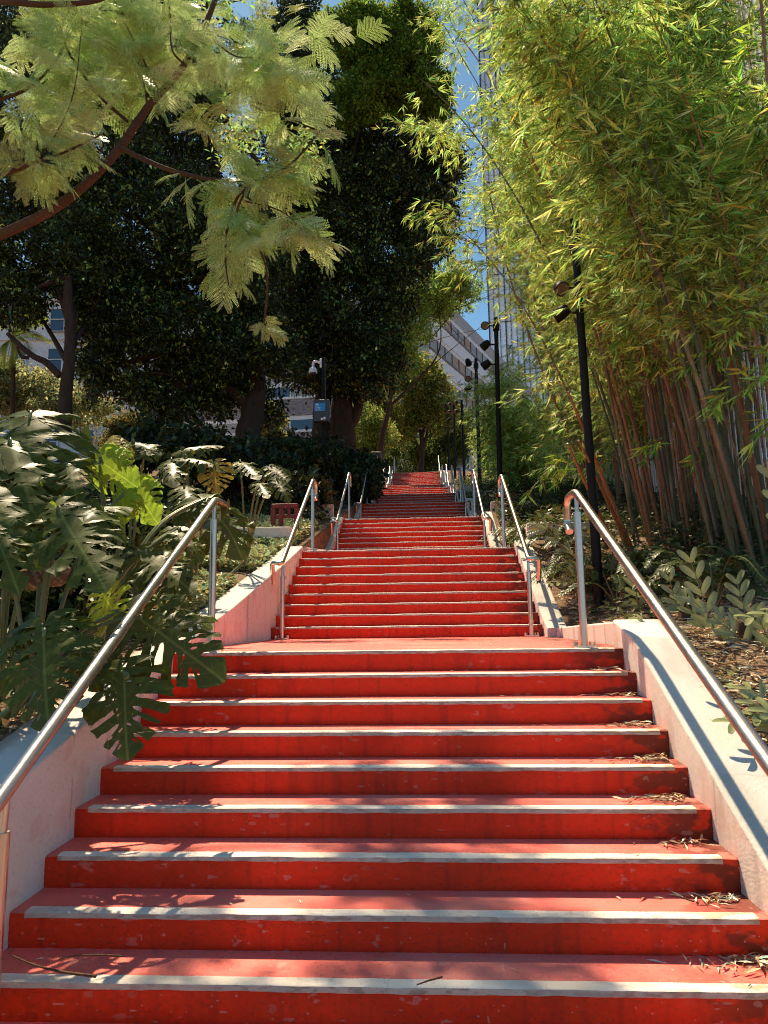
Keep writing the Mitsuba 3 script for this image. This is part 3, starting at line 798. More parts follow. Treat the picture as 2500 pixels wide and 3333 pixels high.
# tree D: dark mass far left with its forked trunk in front of the white building
LD = [lobe(30, 900, 19, 90, 70, 1.5), lobe(120, 830, 19, 170, 90, 1.8), lobe(260, 900, 19, 110, 90, 1.5), lobe(40, 980, 18, 90, 90, 1.5), lobe(320, 760, 20, 120, 120, 2), lobe(60, 620, 20, 200, 150, 2), lobe(300, 1010, 20, 60, 110, 1.0)]
tD = fig('forked dark trunk with a loose crown in front of the white building', at(212, 1330, 18), at(222, 900, 18), 0.24, LD, 4600, 0.15, (0.030, 0.042, 0.010), 34, warm=(0.15, (0.10, 0.14, 0.03)),
    extra=[([at(196, 1225, 18), at(150, 1180, 17.8), at(110, 1160, 17.7), at(60, 1120, 17.6), at(25, 1085, 17.5)], 0.12, 0.07), ([at(95, 1165, 17.7), at(70, 1160, 17.6), at(55, 1130, 17.6)], 0.06, 0.04)], name='forked_tree')
# light, airy tree between the dark trees and the banded building
LE = [lobe(1370, 950, 47, 120, 55, 2.5), lobe(1470, 905, 47, 60, 50, 2), lobe(1340, 1060, 46, 80, 70, 2.5), lobe(1290, 1130, 45, 80, 90, 2.5), lobe(1510, 960, 48, 55, 45, 2), lobe(1430, 985, 47, 60, 40, 2)]
fig('airy yellow green tree in front of the banded building', at(1235, 1480, 46), at(1290, 1150, 46), 0.25, LE, 2600, 0.24, (0.27, 0.36, 0.08), 35, matk='mat_leaf', name='airy_tree', per=8,
    extra=[([at(1270, 1060, 46), at(1340, 985, 46), at(1420, 965, 46.5), at(1500, 945, 47)], 0.16, 0.07)])
# the small golden tree at the head of the stairs
LF = [lobe(1320, 1310, 57, 110, 90, 2.5), lobe(1395, 1285, 57, 80, 90, 2.5), lobe(1275, 1380, 57, 90, 60, 2), lobe(1350, 1200, 57, 70, 60, 2), lobe(1430, 1350, 57, 60, 60, 2)]
fig('small golden brown tree with slim trunk at the head of the stairs', at(1367, 1560, 57), at(1372, 1400, 57), 0.30, LF, 3600, 0.26, (0.23, 0.27, 0.06), 36, warm=(0.2, (0.38, 0.28, 0.08)), matk='mat_leaf', name='golden_tree', per=8,
    extra=[([at(1374, 1470, 57), at(1388, 1420, 57), at(1396, 1350, 57)], 0.16, 0.09)])
# trees filling the background
for lab, lb, col, L, cl, base, nm in (
    ('feathery pale shrub below the white building', [lobe(110, 1290, 34, 130, 80, 2), lobe(240, 1330, 34, 110, 60, 2), lobe(30, 1260, 34, 80, 90, 2)], (0.32, 0.33, 0.15), 0.22, 2200, (130, 1400, 34), 'pale_shrub'),
    ('orange flecked shrub under the dark crown near the white building', [lobe(450, 1400, 30, 90, 55, 1.5), lobe(380, 1420, 30, 70, 40, 1.2)], (0.18, 0.16, 0.05), 0.16, 1300, (450, 1480, 30), 'flecked_shrub'),
    ('sunlit yellow bush between the two great trunks and the bricks', [lobe(880, 1390, 44, 60, 60, 1.5), lobe(850, 1350, 44, 40, 50, 1.2)], (0.30, 0.29, 0.07), 0.2, 900, (880, 1480, 44), 'yellow_bush'),
    ('pale green bush right of the camera pole trunks', [lobe(1190, 1400, 50, 60, 120, 2), lobe(1230, 1430, 50, 60, 60, 2)], (0.28, 0.33, 0.08), 0.22, 1500, (1200, 1520, 50), 'green_bush'),
    ('dark green bush behind the slim golden tree', [lobe(1300, 1490, 62, 110, 60, 2), lobe(1430, 1480, 62, 80, 80, 2), lobe(1480, 1400, 62, 60, 90, 2)], (0.13, 0.17, 0.04), 0.26, 2800, (1380, 1560, 62), 'dark_bush'),
):
    fig(lab, at(*base), at(base[0] + 4, base[1] - 90, base[2]), 0.14, lb, cl, L, col, sum(map(ord, nm)), matk='mat_leaf', name=nm, cat='bush' if 'bush' in nm else 'shrub', per=8)

# dark low shrubs on the bed behind the red rails
SH = [((930, 1490), 21, 130, 55), ((1010, 1470), 26, 90, 45), ((1090, 1510), 27, 110, 45), ((1170, 1525), 28, 50, 28), ((800, 1520), 18, 130, 55), ((1165, 1575), 22, 40, 22), ((680, 1480), 16, 110, 50), ((560, 1440), 17, 130, 55), ((985, 1600), 16.2, 45, 12), ((70, 1890), 3.3, 120, 60), ((240, 1960), 3.0, 110, 50), ((340, 1810), 4.2, 100, 60), ((470, 1700), 5.6, 90, 50), ((180, 1760), 4.6, 120, 60)]
for q, ((px, py), Y, rx, ry) in enumerate(SH):
    side = ['behind the nearer red rail', 'between the two great trunks', 'at the foot of the twin trunks', 'left of the utility cabinet', 'below the left great trunk', 'beside the upper handrails', 'behind the split leaf plants', 'furthest left under the dark crown', 'in front of the long red rail', 'under the flat split leaf at the left edge', 'low behind the drooping split leaves', 'below the glowing young leaves', 'behind the pale leaves at the rail top', 'under the big silvery split leaves'][q]
    r2 = np.random.default_rng(70 + q)
    t = thing('broad_leaf_shrub', f'low dark shrub with broad shiny leaves {side}', 'shrub', 'dark shrubs in the left bed')
    kd = min(1.0, Y / 10)
    lb = [lobe(px, py, Y, rx, ry, 1.2 * kd), lobe(px + rx * 0.5, py + ry * 0.3, Y - 0.5 * kd, rx * 0.6, ry * 0.6, 0.9 * kd), lobe(px - rx * 0.5, py + ry * 0.2, Y - 0.4 * kd, rx * 0.6, ry * 0.7, 0.9 * kd)]
    lf_ = 0.26 if Y > 8 else 0.13
    lv = leafy_crown(r2, lb, 300, 7, lf_, lf_ * 0.58, (0.035, 0.052, 0.016), var=0.4, warm=(0.08, (0.09, 0.13, 0.03)), droop=0.5)
    lv.put(t, 'crown', 'mat_leaf_glossy')
    g = at(px, py, Y); zb = float(ground_z(g[0], g[1]))
    part(t, 'stems', MB().tube([[g[0], g[1], zb - 0.1], [g[0] + 0.1, g[1], (zb + g[2]) / 2], [g[0], g[1], g[2] + 0.2]], np.array([0.06, 0.05, 0.02]) * min(1, Y / 10), 7).tube([[g[0] + 0.1, g[1], zb - 0.1], [g[0] + 0.3, g[1], g[2]]], np.array([0.05, 0.02]) * min(1, Y / 10), 6).mesh(), 'mat_bark', smooth=True)

# ------------------------------------------------------------------ palm far left
pt = thing('palm', 'slim palm with yellow green fronds in front of the white building', 'palm')
pb, ph = at(40, 1420, 26), at(45, 1095, 26)
part(pt, 'trunk', tube(bez([pb - [0, 0, 1], pb, ph], 8), np.linspace(0.14, 0.09, 16), 10), 'mat_bark', smooth=True)
r2 = np.random.default_rng(8)
for (ex, ey, dy) in ((120, 985, -0.4), (165, 1110, -1.0), (20, 1190, -0.5), (-10, 1040, 0), (100, 1040, 0.8), (90, 1150, -1.2), (150, 1030, 0.6)):
    e = at(ex, ey, 26 + dy); mid = (ph + e) / 2 + [0, 0, 0.35]
    q = bez([ph, mid, e], 20); m = MB().tube(q, np.linspace(0.025, 0.006, len(q)), 5)
    tq = norm(np.gradient(q, axis=0)); sd = norm(np.cross(tq, [0, 0, 1.0]))
    for s in (-1, 1):
        n_ = len(q) - 4
        d = norm(sd[4:] * s + tq[4:] * 0.6 + [0, 0, -0.5])
        ln = 0.85 * np.sin(np.linspace(0.5, 2.9, n_)) + 0.1
        v, f = leaf_quads(q[4:], d, norm(np.cross(d, tq[4:])), ln, ln * 0 + 0.05, 0.3, 0.05); m.add(v, f)
    v, f = m.mesh()
    part(pt, 'frond', (v, f), 'mat_leaf', color=np.tile(np.array([0.20, 0.26, 0.05]), (len(v), 1)) * (1 + 0.2 * r2.normal(0, 1, (len(v), 1))).clip(0.4, 1.7))

# ------------------------------------------------------------------ bamboo
rngB = np.random.default_rng(77)
CAN = norm(SUN)


def spray(rng, p, d, n, L, lv, color, warm, wl=0.11):
    """fans of narrow leaves at twig ends p pointing along d"""
    k = len(p)
    per = n
    D = np.repeat(norm(d), per, 0); P = np.repeat(p, per, 0)
    side = norm(np.cross(D, np.tile([0, 0, 1.0], (len(D), 1)) + rng.normal(0, 0.25, (len(D), 3))))
    a = rng.normal(0, 0.55, (len(D), 1))
    dd = norm(D * np.cos(a) + side * np.sin(a) + rng.normal(0, 0.16, (len(D), 3)) + [0, 0, -0.10])
    P = P + D * rng.uniform(-0.10, 0.06, (len(D), 1)) * L * 2.4
    l = L * rng.uniform(0.55, 1.15, len(D))
    nrm = norm(np.cross(side, dd) + rng.normal(0, 0.45, (len(D), 3)))
    v, f = leaf_quads(P, dd, nrm, l, l * wl, 0.36, 0.10)
    ct = np.repeat(np.repeat(1 + 0.34 * rng.normal(0, 1, (k, 1)), per, 0), 4, 0).clip(0.3, 1.6)
    lv.add(v, f, np.clip(tints(rng, len(D), color, 0.42, 4, warm) * ct, 0.003, 0.9))


BAM = (0.45, 0.62, 0.15)


def culm_path(base, lean, H, arch, lin=0.35):
    s = np.linspace(0, 1, 22)[:, None]
    b = np.asarray(base, float); lean = np.asarray(lean, float)
    up = np.array([0, 0, 1.0])
    return b + up * H * (s - 0.16 * s ** 3) + lean * (lin * s + (1 - lin) * s ** 2.3) * arch


def culm_mesh(path, r):
    """segments with raised node rings"""
    L = np.concatenate([[0], np.cumsum(np.linalg.norm(np.diff(path, axis=0), axis=1))])
    S, R = [], []
    x = 0.0
    while x < L[-1]:
        rr = r * (1 - 0.75 * (x / L[-1]) ** 1.6)
        S += [x, x + 0.006, x + 0.018, x + 0.03]; R += [rr * 0.97, rr * 1.22, rr * 1.22, rr * 0.99]
        x += 0.34
    S = np.array(S); R = np.array(R); ok = S <= L[-1]; S, R = S[ok], R[ok]
    p = np.stack([np.interp(S, L, path[:, c]) for c in range(3)], -1)
    return tube(p, R, 8, cap=True)


def clump(label, c, rad, n, H, lean, arch, seed, leafL, leaf_n, foliage_from=0.3, brfac=1.0, near=True, bend=None):
    rng = np.random.default_rng(seed)
    t = thing('bamboo_clump', label, 'bamboo', 'bamboo clumps right of the stairs')
    lv = Leaves(); tw = MB(); nt = 0
    for q in range(n):
        a = rng.uniform(0, 2 * math.pi); rr = rad * math.sqrt(rng.random())
        b = np.array([c[0] + rr * math.cos(a), c[1] + rr * math.sin(a) * 1.1, 0]); b[2] = float(ground_z(b[0], b[1])) - 0.05
        out = np.array([math.cos(a), math.sin(a), 0]) * 0.5
        ln = np.asarray(lean) + out * 1.6 + rng.normal(0, 0.35, 3) * [1, 1, 0]
        h = H * rng.uniform(0.72, 1.08)
        path = culm_path(b, ln, h, arch * rng.uniform(0.6, 1.15), 0.62 if seed in (1, 2, 9) else 0.3)
        r = rng.uniform(0.015, 0.036)
        part(t, 'culm', culm_mesh(path, r), CULMS[int(rng.integers(0, 5))], smooth=30)
        # side branches, each with drooping twigs of leaves
        m = int(leaf_n * 1.75 * rng.uniform(0.7, 1.3))
        s = foliage_from + (1 - foliage_from) * rng.random(m) ** 0.8
        idx = s * (len(path) - 1); p0 = np.stack([np.interp(idx, np.arange(len(path)), path[:, k]) for k in range(3)], -1)
        keep = meshkit.fbm(p0 * 0.75 + seed, 3, 5) > 0.44
        s, p0 = s[keep], p0[keep]; m = len(s)
        if m < 2: continue
        az = rng.uniform(0, 2 * math.pi, m)
        dirb = norm(np.stack([np.cos(az), np.sin(az), rng.uniform(-0.1, 0.7, m)], -1) + np.asarray(lean) * [0.18, 0.18, 0])
        lb = brfac * rng.uniform(0.5, 1.5, m) * (1.15 - 0.6 * s)
        for w in np.linspace(0.35, 1.0, 5):
            p = p0 + dirb * (lb * w)[:, None] + [0, 0, -1] * (0.30 * lb * w * w)[:, None] + rng.normal(0, 0.07, (m, 3))
            d = norm(dirb + [0, 0, -0.75] + rng.normal(0, 0.4, (m, 3)))
            spray(rng, p, d, 6, leafL * 1.25, lv, BAM, (0.04, (0.42, 0.27, 0.05)))
        if near:
            for k in range(0, m, 2):
                e = p0[k] + dirb[k] * lb[k] + [0, 0, -0.30 * lb[k]]
                tw.tube([p0[k], (p0[k] + e) / 2 + [0, 0, 0.06], e], [0.006, 0.004, 0.002], 4, cap=False); nt += 1
    lv.put(t, 'foliage', 'mat_bamboo_leaf')
    if nt: part(t, 'twigs', tw.mesh(), 'mat_culm', kind='stuff')
    return t


clump('nearest bamboo clump, at the right edge with green and rust coloured canes', (4.7, 5.8), 1.0, 36, 10.5, (-0.45, 0.1, 0), 1.6, 1, 0.21, 46, 0.36, 1.0)
clump('second bamboo clump, its rust coloured canes fanning out behind the near lamp post', (4.4, 8.6), 1.0, 50, 11.5, (-0.72, 0.2, 0), 1.6, 2, 0.19, 50, 0.33, 1.1)
clump('third bamboo clump, bright green above the second flight handrail', (5.2, 12.0), 0.9, 18, 13.0, (-0.75, 0.2, 0), 1.6, 3, 0.19, 92, 0.16, 1.2)
c4 = clump('fourth bamboo clump, with long canes arching out across the sky gap', (5.4, 15.6), 1.0, 16, 15.0, (-0.65, 0.1, 0), 1.6, 4, 0.20, 105, 0.12, 1.3)
clump('fifth bamboo clump, leafy down to the ground behind the second lamp post', (6.0, 20.5), 1.0, 14, 14.5, (-0.45, 0.1, 0), 1.5, 5, 0.22, 105, 0.06, 1.4, near=False)
clump('sixth bamboo clump, small light green one beside the third lamp post', (5.0, 26.5), 0.9, 12, 6.5, (-0.35, 0, 0), 1.3, 6, 0.24, 95, 0.04, 1.35, near=False)
clump('seventh bamboo clump, beside the distant lamp posts', (5.9, 34.0), 1.2, 12, 5.0, (-0.5, 0, 0), 1.3, 7, 0.26, 90, 0.03, 1.4, near=False)
clump('eighth bamboo clump, furthest up the hill', (6.4, 44.0), 1.2, 10, 3.6, (-0.5, 0, 0), 1.2, 8, 0.30, 80, 0.03, 1.4, near=False)
clump('bamboo clump deep at the right, against the slatted screen', (5.9, 11.6), 0.9, 24, 12.5, (-0.3, -0.2, 0), 1.4, 9, 0.20, 90, 0.34, 1.1, near=False)
# canes that arch out towards the dark trees, each a part of the fourth clump
ra = np.random.default_rng(404); lvA = Leaves()
for pts, n_ in (([(4.6, 15.2, 4.6), at(1690, 1000, 13.5), at(1570, 560, 12.8), at(1470, 440, 12.5), at(1345, 425, 12.3)], 48), ([(4.7, 15.6, 4.6), at(1680, 760, 14.5), at(1600, 380, 14.0), at(1500, 180, 13.8), at(1420, 40, 13.6)], 45),
                ([(4.8, 15.8, 4.7), at(1700, 700, 15.0), at(1640, 300, 15.0), at(1540, 60, 15), at(1440, -120, 15)], 40)):
    q_ = bez([np.asarray(x, float) for x in pts], 10)
    part(c4, 'culm', culm_mesh(q_, 0.030), 'mat_culm', smooth=30)
    i = (0.76 + 0.24 * ra.random(n_) ** 0.75) * (len(q_) - 1); p0 = np.stack([np.interp(i, np.arange(len(q_)), q_[:, k]) for k in range(3)], -1)
    az = ra.uniform(0, 2 * math.pi, n_); db = norm(np.stack([np.cos(az) - 0.3, np.sin(az), ra.uniform(-0.5, 0.4, n_)], -1)); lb = ra.uniform(0.3, 0.9, n_)
    for w in np.linspace(0.3, 1.0, 4):
        p = p0 + db * (lb * w)[:, None] - [0, 0, 0.15] * (lb * w * w)[:, None]
        spray(ra, p, norm(db + [0, 0, -0.5] + ra.normal(0, 0.35, (n_, 3))), 6, 0.23, lvA, BAM, (0.06, (0.42, 0.27, 0.05)))
lvA.put(c4, 'arching_foliage', 'mat_bamboo_leaf')
# long leafy sprays that hang out of the two nearest clumps, each a part of its clump
c1 = 'bamboo_clump'; rn = np.random.default_rng(515)
for holder, spots in (('bamboo_clump', [(2380, 1080, 4.6), (2230, 1180, 5.2), (2450, 1260, 4.5), (2310, 1330, 4.9), (2470, 1420, 4.4), (2150, 1040, 5.6), (2440, 900, 4.6), (2300, 780, 5.0), (2480, 640, 4.4), (2330, 330, 4.6), (2180, 180, 4.8), (2440, 150, 4.4), (2060, 90, 5.0), (2480, 380, 4.3), (2200, 480, 5.0), (2400, 520, 4.6)]),
                      ('bamboo_clump_001', [(1790, 1520, 7.4), (1730, 1590, 7.6), (1860, 1560, 7.3), (2000, 1130, 7.0), (1900, 1060, 7.2), (2080, 1220, 6.8), (1960, 900, 7.2), (1860, 960, 7.4), (2090, 1480, 7.0), (2250, 1520, 6.6)])):
    lvN = Leaves(); twN = MB()
    for (px, py, Y) in spots:
        e = at(px, py, Y); root = e + np.array([rn.uniform(0.5, 1.0), rn.uniform(0.2, 0.7), rn.uniform(0.2, 0.5)])
        q_ = bez([root, (root + e) / 2 + [0, 0, 0.18], e], 10); twN.tube(q_, np.linspace(0.008, 0.002, len(q_)), 5, cap=False)
        k_ = 13; i = (0.2 + 0.8 * rn.random(k_)) * (len(q_) - 1); p0 = np.stack([np.interp(i, np.arange(len(q_)), q_[:, c]) for c in range(3)], -1)
        dd = norm((e - root) / np.linalg.norm(e - root) + rn.normal(0, 0.45, (k_, 3)) + [0, 0, -0.25])
        p1 = p0 + dd * rn.uniform(0.05, 0.28, (k_, 1))
        for a_, b_ in zip(p0, p1): twN.tube([a_, b_], [0.003, 0.002], 4, cap=False)
        spray(rn, p1, dd, 6, 0.27, lvN, (0.36, 0.56, 0.08), (0.05, (0.42, 0.30, 0.06)), 0.13)
    lvN.put(holder, 'near_sprays', 'mat_bamboo_leaf'); part(holder, 'spray_twigs', twN.mesh(), 'mat_culm', kind='stuff')
# cut cane stubs leaning out left of the near lamp
rs = np.random.default_rng(4)
for (px, py, Y, bx, by, bY, w) in ((1862, 1390, 5.9, 1960, 1590, 6.9, 'right'), (1830, 1405, 5.8, 1945, 1660, 6.8, 'left'), (1838, 1245, 6.6, 1965, 1560, 7.3, 'tall')):
    s_ = thing('cut_bamboo_cane', f'{w} sawn off bamboo cane of the three leaning out left of the near lamp post', 'cane')
    e, b = at(px, py, Y), at(bx, by, bY); g = b + (b - e) * 1.2; g[2] = min(g[2], float(ground_z(g[0], g[1])))
    scene[s_] = mikit.ply(culm_mesh(bez([g, b, e], 8), 0.038), 'mat_culm_rust', smooth=30)

# ------------------------------------------------------------------ slatted screen behind the bamboo
sc_ = thing('slatted_screen', 'tall grey screen of upright battens behind the bamboo', 'screen')
x_ = 7.0
part(sc_, 'rail', MB().box([x_ + 0.021, 3.0, 2.2], [x_ + 0.06, 30, 2.3]).box([x_ + 0.021, 3.0, 8.2], [x_ + 0.06, 30, 8.3]).box([x_ + 0.021, 3.0, 14.2], [x_ + 0.06, 30, 14.3]).mesh(), 'mat_screen_back')
for q in range(150):
    y = 3.1 + q * 0.178
    zb = float(ground_z(x_, y)) - 0.3
    part(sc_, 'batten', MB().box([x_ - 0.02, y, zb], [x_ + 0.02, y + 0.085, 14.8]).mesh(), 'mat_batten')

# ------------------------------------------------------------------ split-leaf plants (monstera)


def monstera_mesh(seed, nl=6, heart=0.26, slit=0.62, droop=0.5, fold=0.25, wave=0.03, young=False):
    """the sinus at the origin, the tip at y = 1; normal +z"""
    rng = np.random.default_rng(seed)
    th = np.linspace(0, 1, 60)
    yy = -heart + (1 + heart) * th
    ww = 0.62 * np.sin(np.pi * np.clip(th * 0.93 + 0.07, 0, 1)) ** 0.62 * (1 - 0.40 * th ** 1.5)
    ww[-1] = 0
    ww *= 1 + 0.03 * rng.normal(0, 1, 60)
    right = np.column_stack([ww, yy]); left = np.column_stack([-ww, yy])[::-1]
    inner = [(-0.05, -heart * 0.8), (0, -0.01), (0.05, -heart * 0.8)]
    poly = sg.Polygon(np.vstack([inner[2:], right[2:], left[:-2], inner[:1], inner[1:2]])).buffer(0)
    cut = []
    from shapely import affinity
    for s in (-1, 1):
        for q in range(nl):
            y0 = -0.14 + (0.92 / nl) * (q + 0.45 + 0.14 * rng.normal())
            ang = math.radians(-12 + 58 * (q + 0.5) / nl) + 0.06 * rng.normal()
            d = np.array([math.cos(ang), math.sin(ang)]); nn = np.array([-d[1], d[0]])
            x0 = 0.58 * (1 - slit * rng.uniform(0.85, 1.2)) * (1 - 0.55 * max(y0, 0))
            p = np.array([max(x0, 0.085), y0 + 0.25 * max(x0, 0.085)]); e = p + d * 1.0
            w0, w1 = 0.020, rng.uniform(0.042, 0.070)
            if young and rng.random() < 0.35: continue
            u = np.linspace(0, 1, 9); cen = p + d * u[:, None] * 0.75 - nn * (0.10 * u ** 2)[:, None]
            wd = w0 + (w1 - w0) * np.clip(u * 1.6, 0, 1) + 0.06 * np.clip(u - 0.5, 0, 1)
            g = sg.Polygon(np.vstack([[p - d * w0 * 1.6], cen + nn * wd[:, None], (cen - nn * wd[:, None])[::-1]])).buffer(0)
            cut.append(affinity.scale(g, s, 1, origin=(0, 0)))
            for hh in range(2):
                if rng.random() < 0.7:
                    hx, hy = 0.075 + 0.11 * hh + 0.02 * rng.normal(), y0 + 0.085 + 0.055 * hh
                    el = affinity.translate(affinity.rotate(affinity.scale(sg.Point(0, 0).buffer(1, 6), 0.034, 0.013), math.degrees(ang)), hx, hy)
                    cut.append(affinity.scale(el, s, 1, origin=(0, 0)))
    poly = poly.difference(unary_union(cut)).buffer(-0.006).buffer(0.006, 3)
    if poly.geom_type != 'Polygon': poly = max(poly.geoms, key=lambda g: g.area)
    poly = poly.simplify(0.004)
    v, f = trimesh.creation.triangulate_polygon(poly, engine='earcut')
    v = np.column_stack([v, np.zeros(len(v))])
    for _ in range(1):
        v, f = trimesh.remesh.subdivide_to_size(v, f, 0.11, max_iter=8)
    m = trimesh.Trimesh(v, f); m.merge_vertices()
    v = np.array(m.vertices); uv = v[:, :2].copy()
    x, y = v[:, 0].copy(), v[:, 1].copy()
    ax = np.abs(x)
    lat = (y + 0.55 * ax) * nl / 0.95
    z = -fold * ax ** 1.5 * 1.1 + wave * np.sin(lat * 2 * math.pi) * np.clip(ax * 3, 0, 1) * (0.5 + ax)
    z += 0.05 * (meshkit.fbm(np.column_stack([x * 3, y * 3, x * 0 + seed]), 2, seed) - 0.5)
    lob = rng.normal(0, 0.30, (2, 24)); li = np.clip(np.floor((y - 0.25 * ax + 0.14) * nl / 0.92 + 0.05).astype(int) + 4, 0, 23)
    z += lob[(x > 0).astype(int), li] * np.clip(ax - 0.12, 0, 1) ** 1.5
    # droop of lobe tips and of the leaf as a whole
    z -= 0.75 * np.clip(ax - 0.28, 0, 1) ** 1.5
    k = droop
    yy_ = np.where(y > 0, np.sin(np.clip(y, 0, 2) * k) / max(k, 1e-3), y); zz = np.where(y > 0, -(1 - np.cos(y * k)) / max(k, 1e-3), -0.25 * y * y * 3)
    v = np.column_stack([x * (1 - 0.12 * ax), yy_, z + zz])
    return v, np.array(m.faces), uv


VAR = [monstera_mesh(1, 6, slit=0.72, droop=0.6, fold=0.30, wave=0.025), monstera_mesh(2, 5, slit=0.76, droop=0.9, fold=0.45, wave=0.025), monstera_mesh(3, 6, slit=0.72, droop=0.3, fold=0.2, wave=0.02), monstera_mesh(4, 5, slit=0.78, droop=0.7, fold=0.55, wave=0.025),
       monstera_mesh(5, 6, slit=0.45, droop=0.4, fold=0.15, young=True)]
PLY = {}


def monstera_ply(k, m):
    if (k, m) not in PLY:
        v, f, uv = VAR[k]; PLY[k, m] = mikit.ply((v, f), m, smooth=True, uv=uv)
    return PLY[k, m]


def mleaf(plant, b, tip, nrm, k, m, crown=None, wide=1.0, label=None):
    b, tip = np.asarray(b), np.asarray(tip)
    y = tip - b; L = np.linalg.norm(y); y = y / L
    z = np.asarray(nrm, float); z = norm(z - y * (z @ y)); x = np.cross(y, z)
    kk = numbered(plant + '__leaf')
    L2 = L / (math.sin(0.8 * [0.6, 0.9, 0.3, 0.7, 0.4][k]) / (0.8 * [0.6, 0.9, 0.3, 0.7, 0.4][k])) * 1.0
    scene[kk] = {**monstera_ply(k, m), 'to_world': frame_mat(x, y, z, b, (wide / 1.08, L2, min(L2, wide)))}
    if label: labels[kk] = {'label': label}
    if crown is not None:
        c = np.asarray(crown); mid = (c + b) / 2 + np.array([0, 0, 0.18 * np.linalg.norm(b - c)])
        part(kk, 'stalk', tube(bez([c, mid, b, b + y * 0.3 * L * 0.3], 6), np.linspace(0.017, 0.010, 18), 7), 'mat_stalk', smooth=True)


G, YG, OL = 'mat_monstera', 'mat_monstera_young', 'mat_monstera_old'
# (plant, base px, base Y, tip px, tip Y, normal, variant, material, width px)
ML = [
    (0, (98, 1352), 1.75, (75, 1500), 1.15, (0.05, -0.50, 0.87), 1, G, 440), (0, (30, 1440), 1.5, (120, 1600), 1.0, (0.15, -0.45, 0.9), 3, G, 420), (0, (-40, 1560), 1.2, (70, 1730), 0.8, (0.2, -0.55, 0.85), 1, G, 330),
    (0, (215, 1480), 1.7, (250, 1570), 1.3, (0.1, -0.4, 0.9), 0, G, 230), (0, (-60, 1400), 1.9, (-20, 1560), 1.5, (0.1, -0.5, 0.8), 0, G, 300),
    (1, (187, 1658), 1.25, (335, 1895), 0.75, (-0.12, -0.62, 0.78), 2, G, 330), (1, (205, 1680), 1.45, (420, 1590), 1.75, (-0.30, -0.75, 0.55), 3, G, 230), (1, (-40, 1680), 1.0, (50, 1880), 0.7, (0.25, -0.75, 0.6), 0, G, 260),
    (1, (150, 1580), 1.9, (168, 1668), 1.85, (0.1, -0.97, 0.1), 4, YG, 90), (1, (400, 1610), 2.1, (395, 1700), 2.0, (-0.1, -0.97, 0.1), 4, YG, 110),
    (2, (142, 2050), 0.70, (140, 2365), 0.35, (0.05, -0.92, 0.38), 2, G, 345), (2, (110, 2035), 0.8, (-40, 2120), 0.6, (-0.1, -0.8, 0.6), 3, G, 210), (2, (150, 2045), 0.9, (270, 1965), 1.1, (-0.1, -0.6, 0.8), 3, G, 150),
    (2, (255, 2120), 1.0, (315, 2220), 0.9, (0.3, -0.8, 0.4), 1, G, 160),
    (3, (405, 2190), 0.78, (405, 2465), 0.55, (0.12, -0.97, 0.22), 2, G, 285), (3, (440, 2005), 1.15, (695, 2175), 0.85, (-0.10, -0.88, 0.48), 0, G, 340), (3, (375, 1998), 1.3, (300, 1880), 1.5, (0.1, -0.92, 0.3), 2, YG, 190),
    (3, (520, 1985), 1.55, (690, 1992), 1.45, (0.1, -0.45, 0.9), 1, G, 150), (3, (345, 2160), 1.0, (385, 2330), 0.85, (-0.2, -0.93, 0.3), 1, G, 150),
    (4, (465, 1800), 1.9, (625, 1905), 1.6, (-0.05, -0.6, 0.8), 2, G, 250), (4, (565, 1722), 2.4, (440, 1790), 2.1, (-0.1, -0.5, 0.85), 1, G, 200), (4, (575, 1722), 2.4, (660, 1785), 2.15, (0.2, -0.5, 0.85), 1, G, 130),
    (4, (660, 1628), 2.9, (800, 1735), 2.60, (0.05, -0.55, 0.83), 1, G, 270), (4, (640, 1632), 2.9, (560, 1690), 2.75, (-0.2, -0.5, 0.85), 0, G, 130), (4, (555, 1900), 1.8, (615, 1950), 1.65, (0.2, -0.5, 0.8), 3, G, 110),
    (5, (325, 1500), 2.2, (435, 1580), 2.1, (-0.20, -0.96, 0.18), 4, YG, 185), (5, (330, 1500), 2.25, (400, 1440), 2.4, (-0.2, -0.97, 0.1), 4, YG, 150), (5, (438, 1588), 2.2, (500, 1700), 2.1, (-0.2, -0.96, 0.18), 4, YG, 160),
    (5, (425, 1610), 2.2, (410, 1690), 2.15, (-0.1, -0.97, 0.2), 4, OL, 110),
    (6, (697, 1512), 4.3, (705, 1605), 4.2, (0.1, -0.97, 0.2), 2, OL, 130), (6, (600, 1490), 4.4, (735, 1490), 4.2, (0, -0.35, 0.93), 1, G, 120), (6, (560, 1500), 4.4, (560, 1540), 3.8, (0, -0.4, 0.9), 1, G, 120),
    (6, (590, 1465), 5.0, (725, 1420), 5.2, (0, -0.45, 0.9), 3, G, 110), (6, (600, 1585), 3.6, (620, 1625), 3.1, (0, -0.4, 0.9), 0, G, 130),
    (7, (370, 1490), 3.4, (360, 1400), 3.6, (0.1, -0.97, 0.1), 4, OL, 130), (7, (470, 1480), 3.8, (500, 1420), 4.0, (0.1, -0.9, 0.4), 0, G, 110), (7, (430, 1440), 4.0, (520, 1450), 3.8, (0.1, -0.6, 0.8), 1, G, 90),
    (8, (780, 1505), 6.5, (840, 1530), 5.9, (0, -0.5, 0.85), 0, G, 110), (8, (880, 1520), 6.5, (935, 1560), 6.1, (0, -0.7, 0.7), 2, G, 100), (8, (900, 1560), 6.0, (940, 1610), 5.6, (0, -0.6, 0.8), 1, G, 80), (8, (840, 1570), 6.0, (870, 1600), 5.5, (0, -0.5, 0.8), 0, G, 80),
]
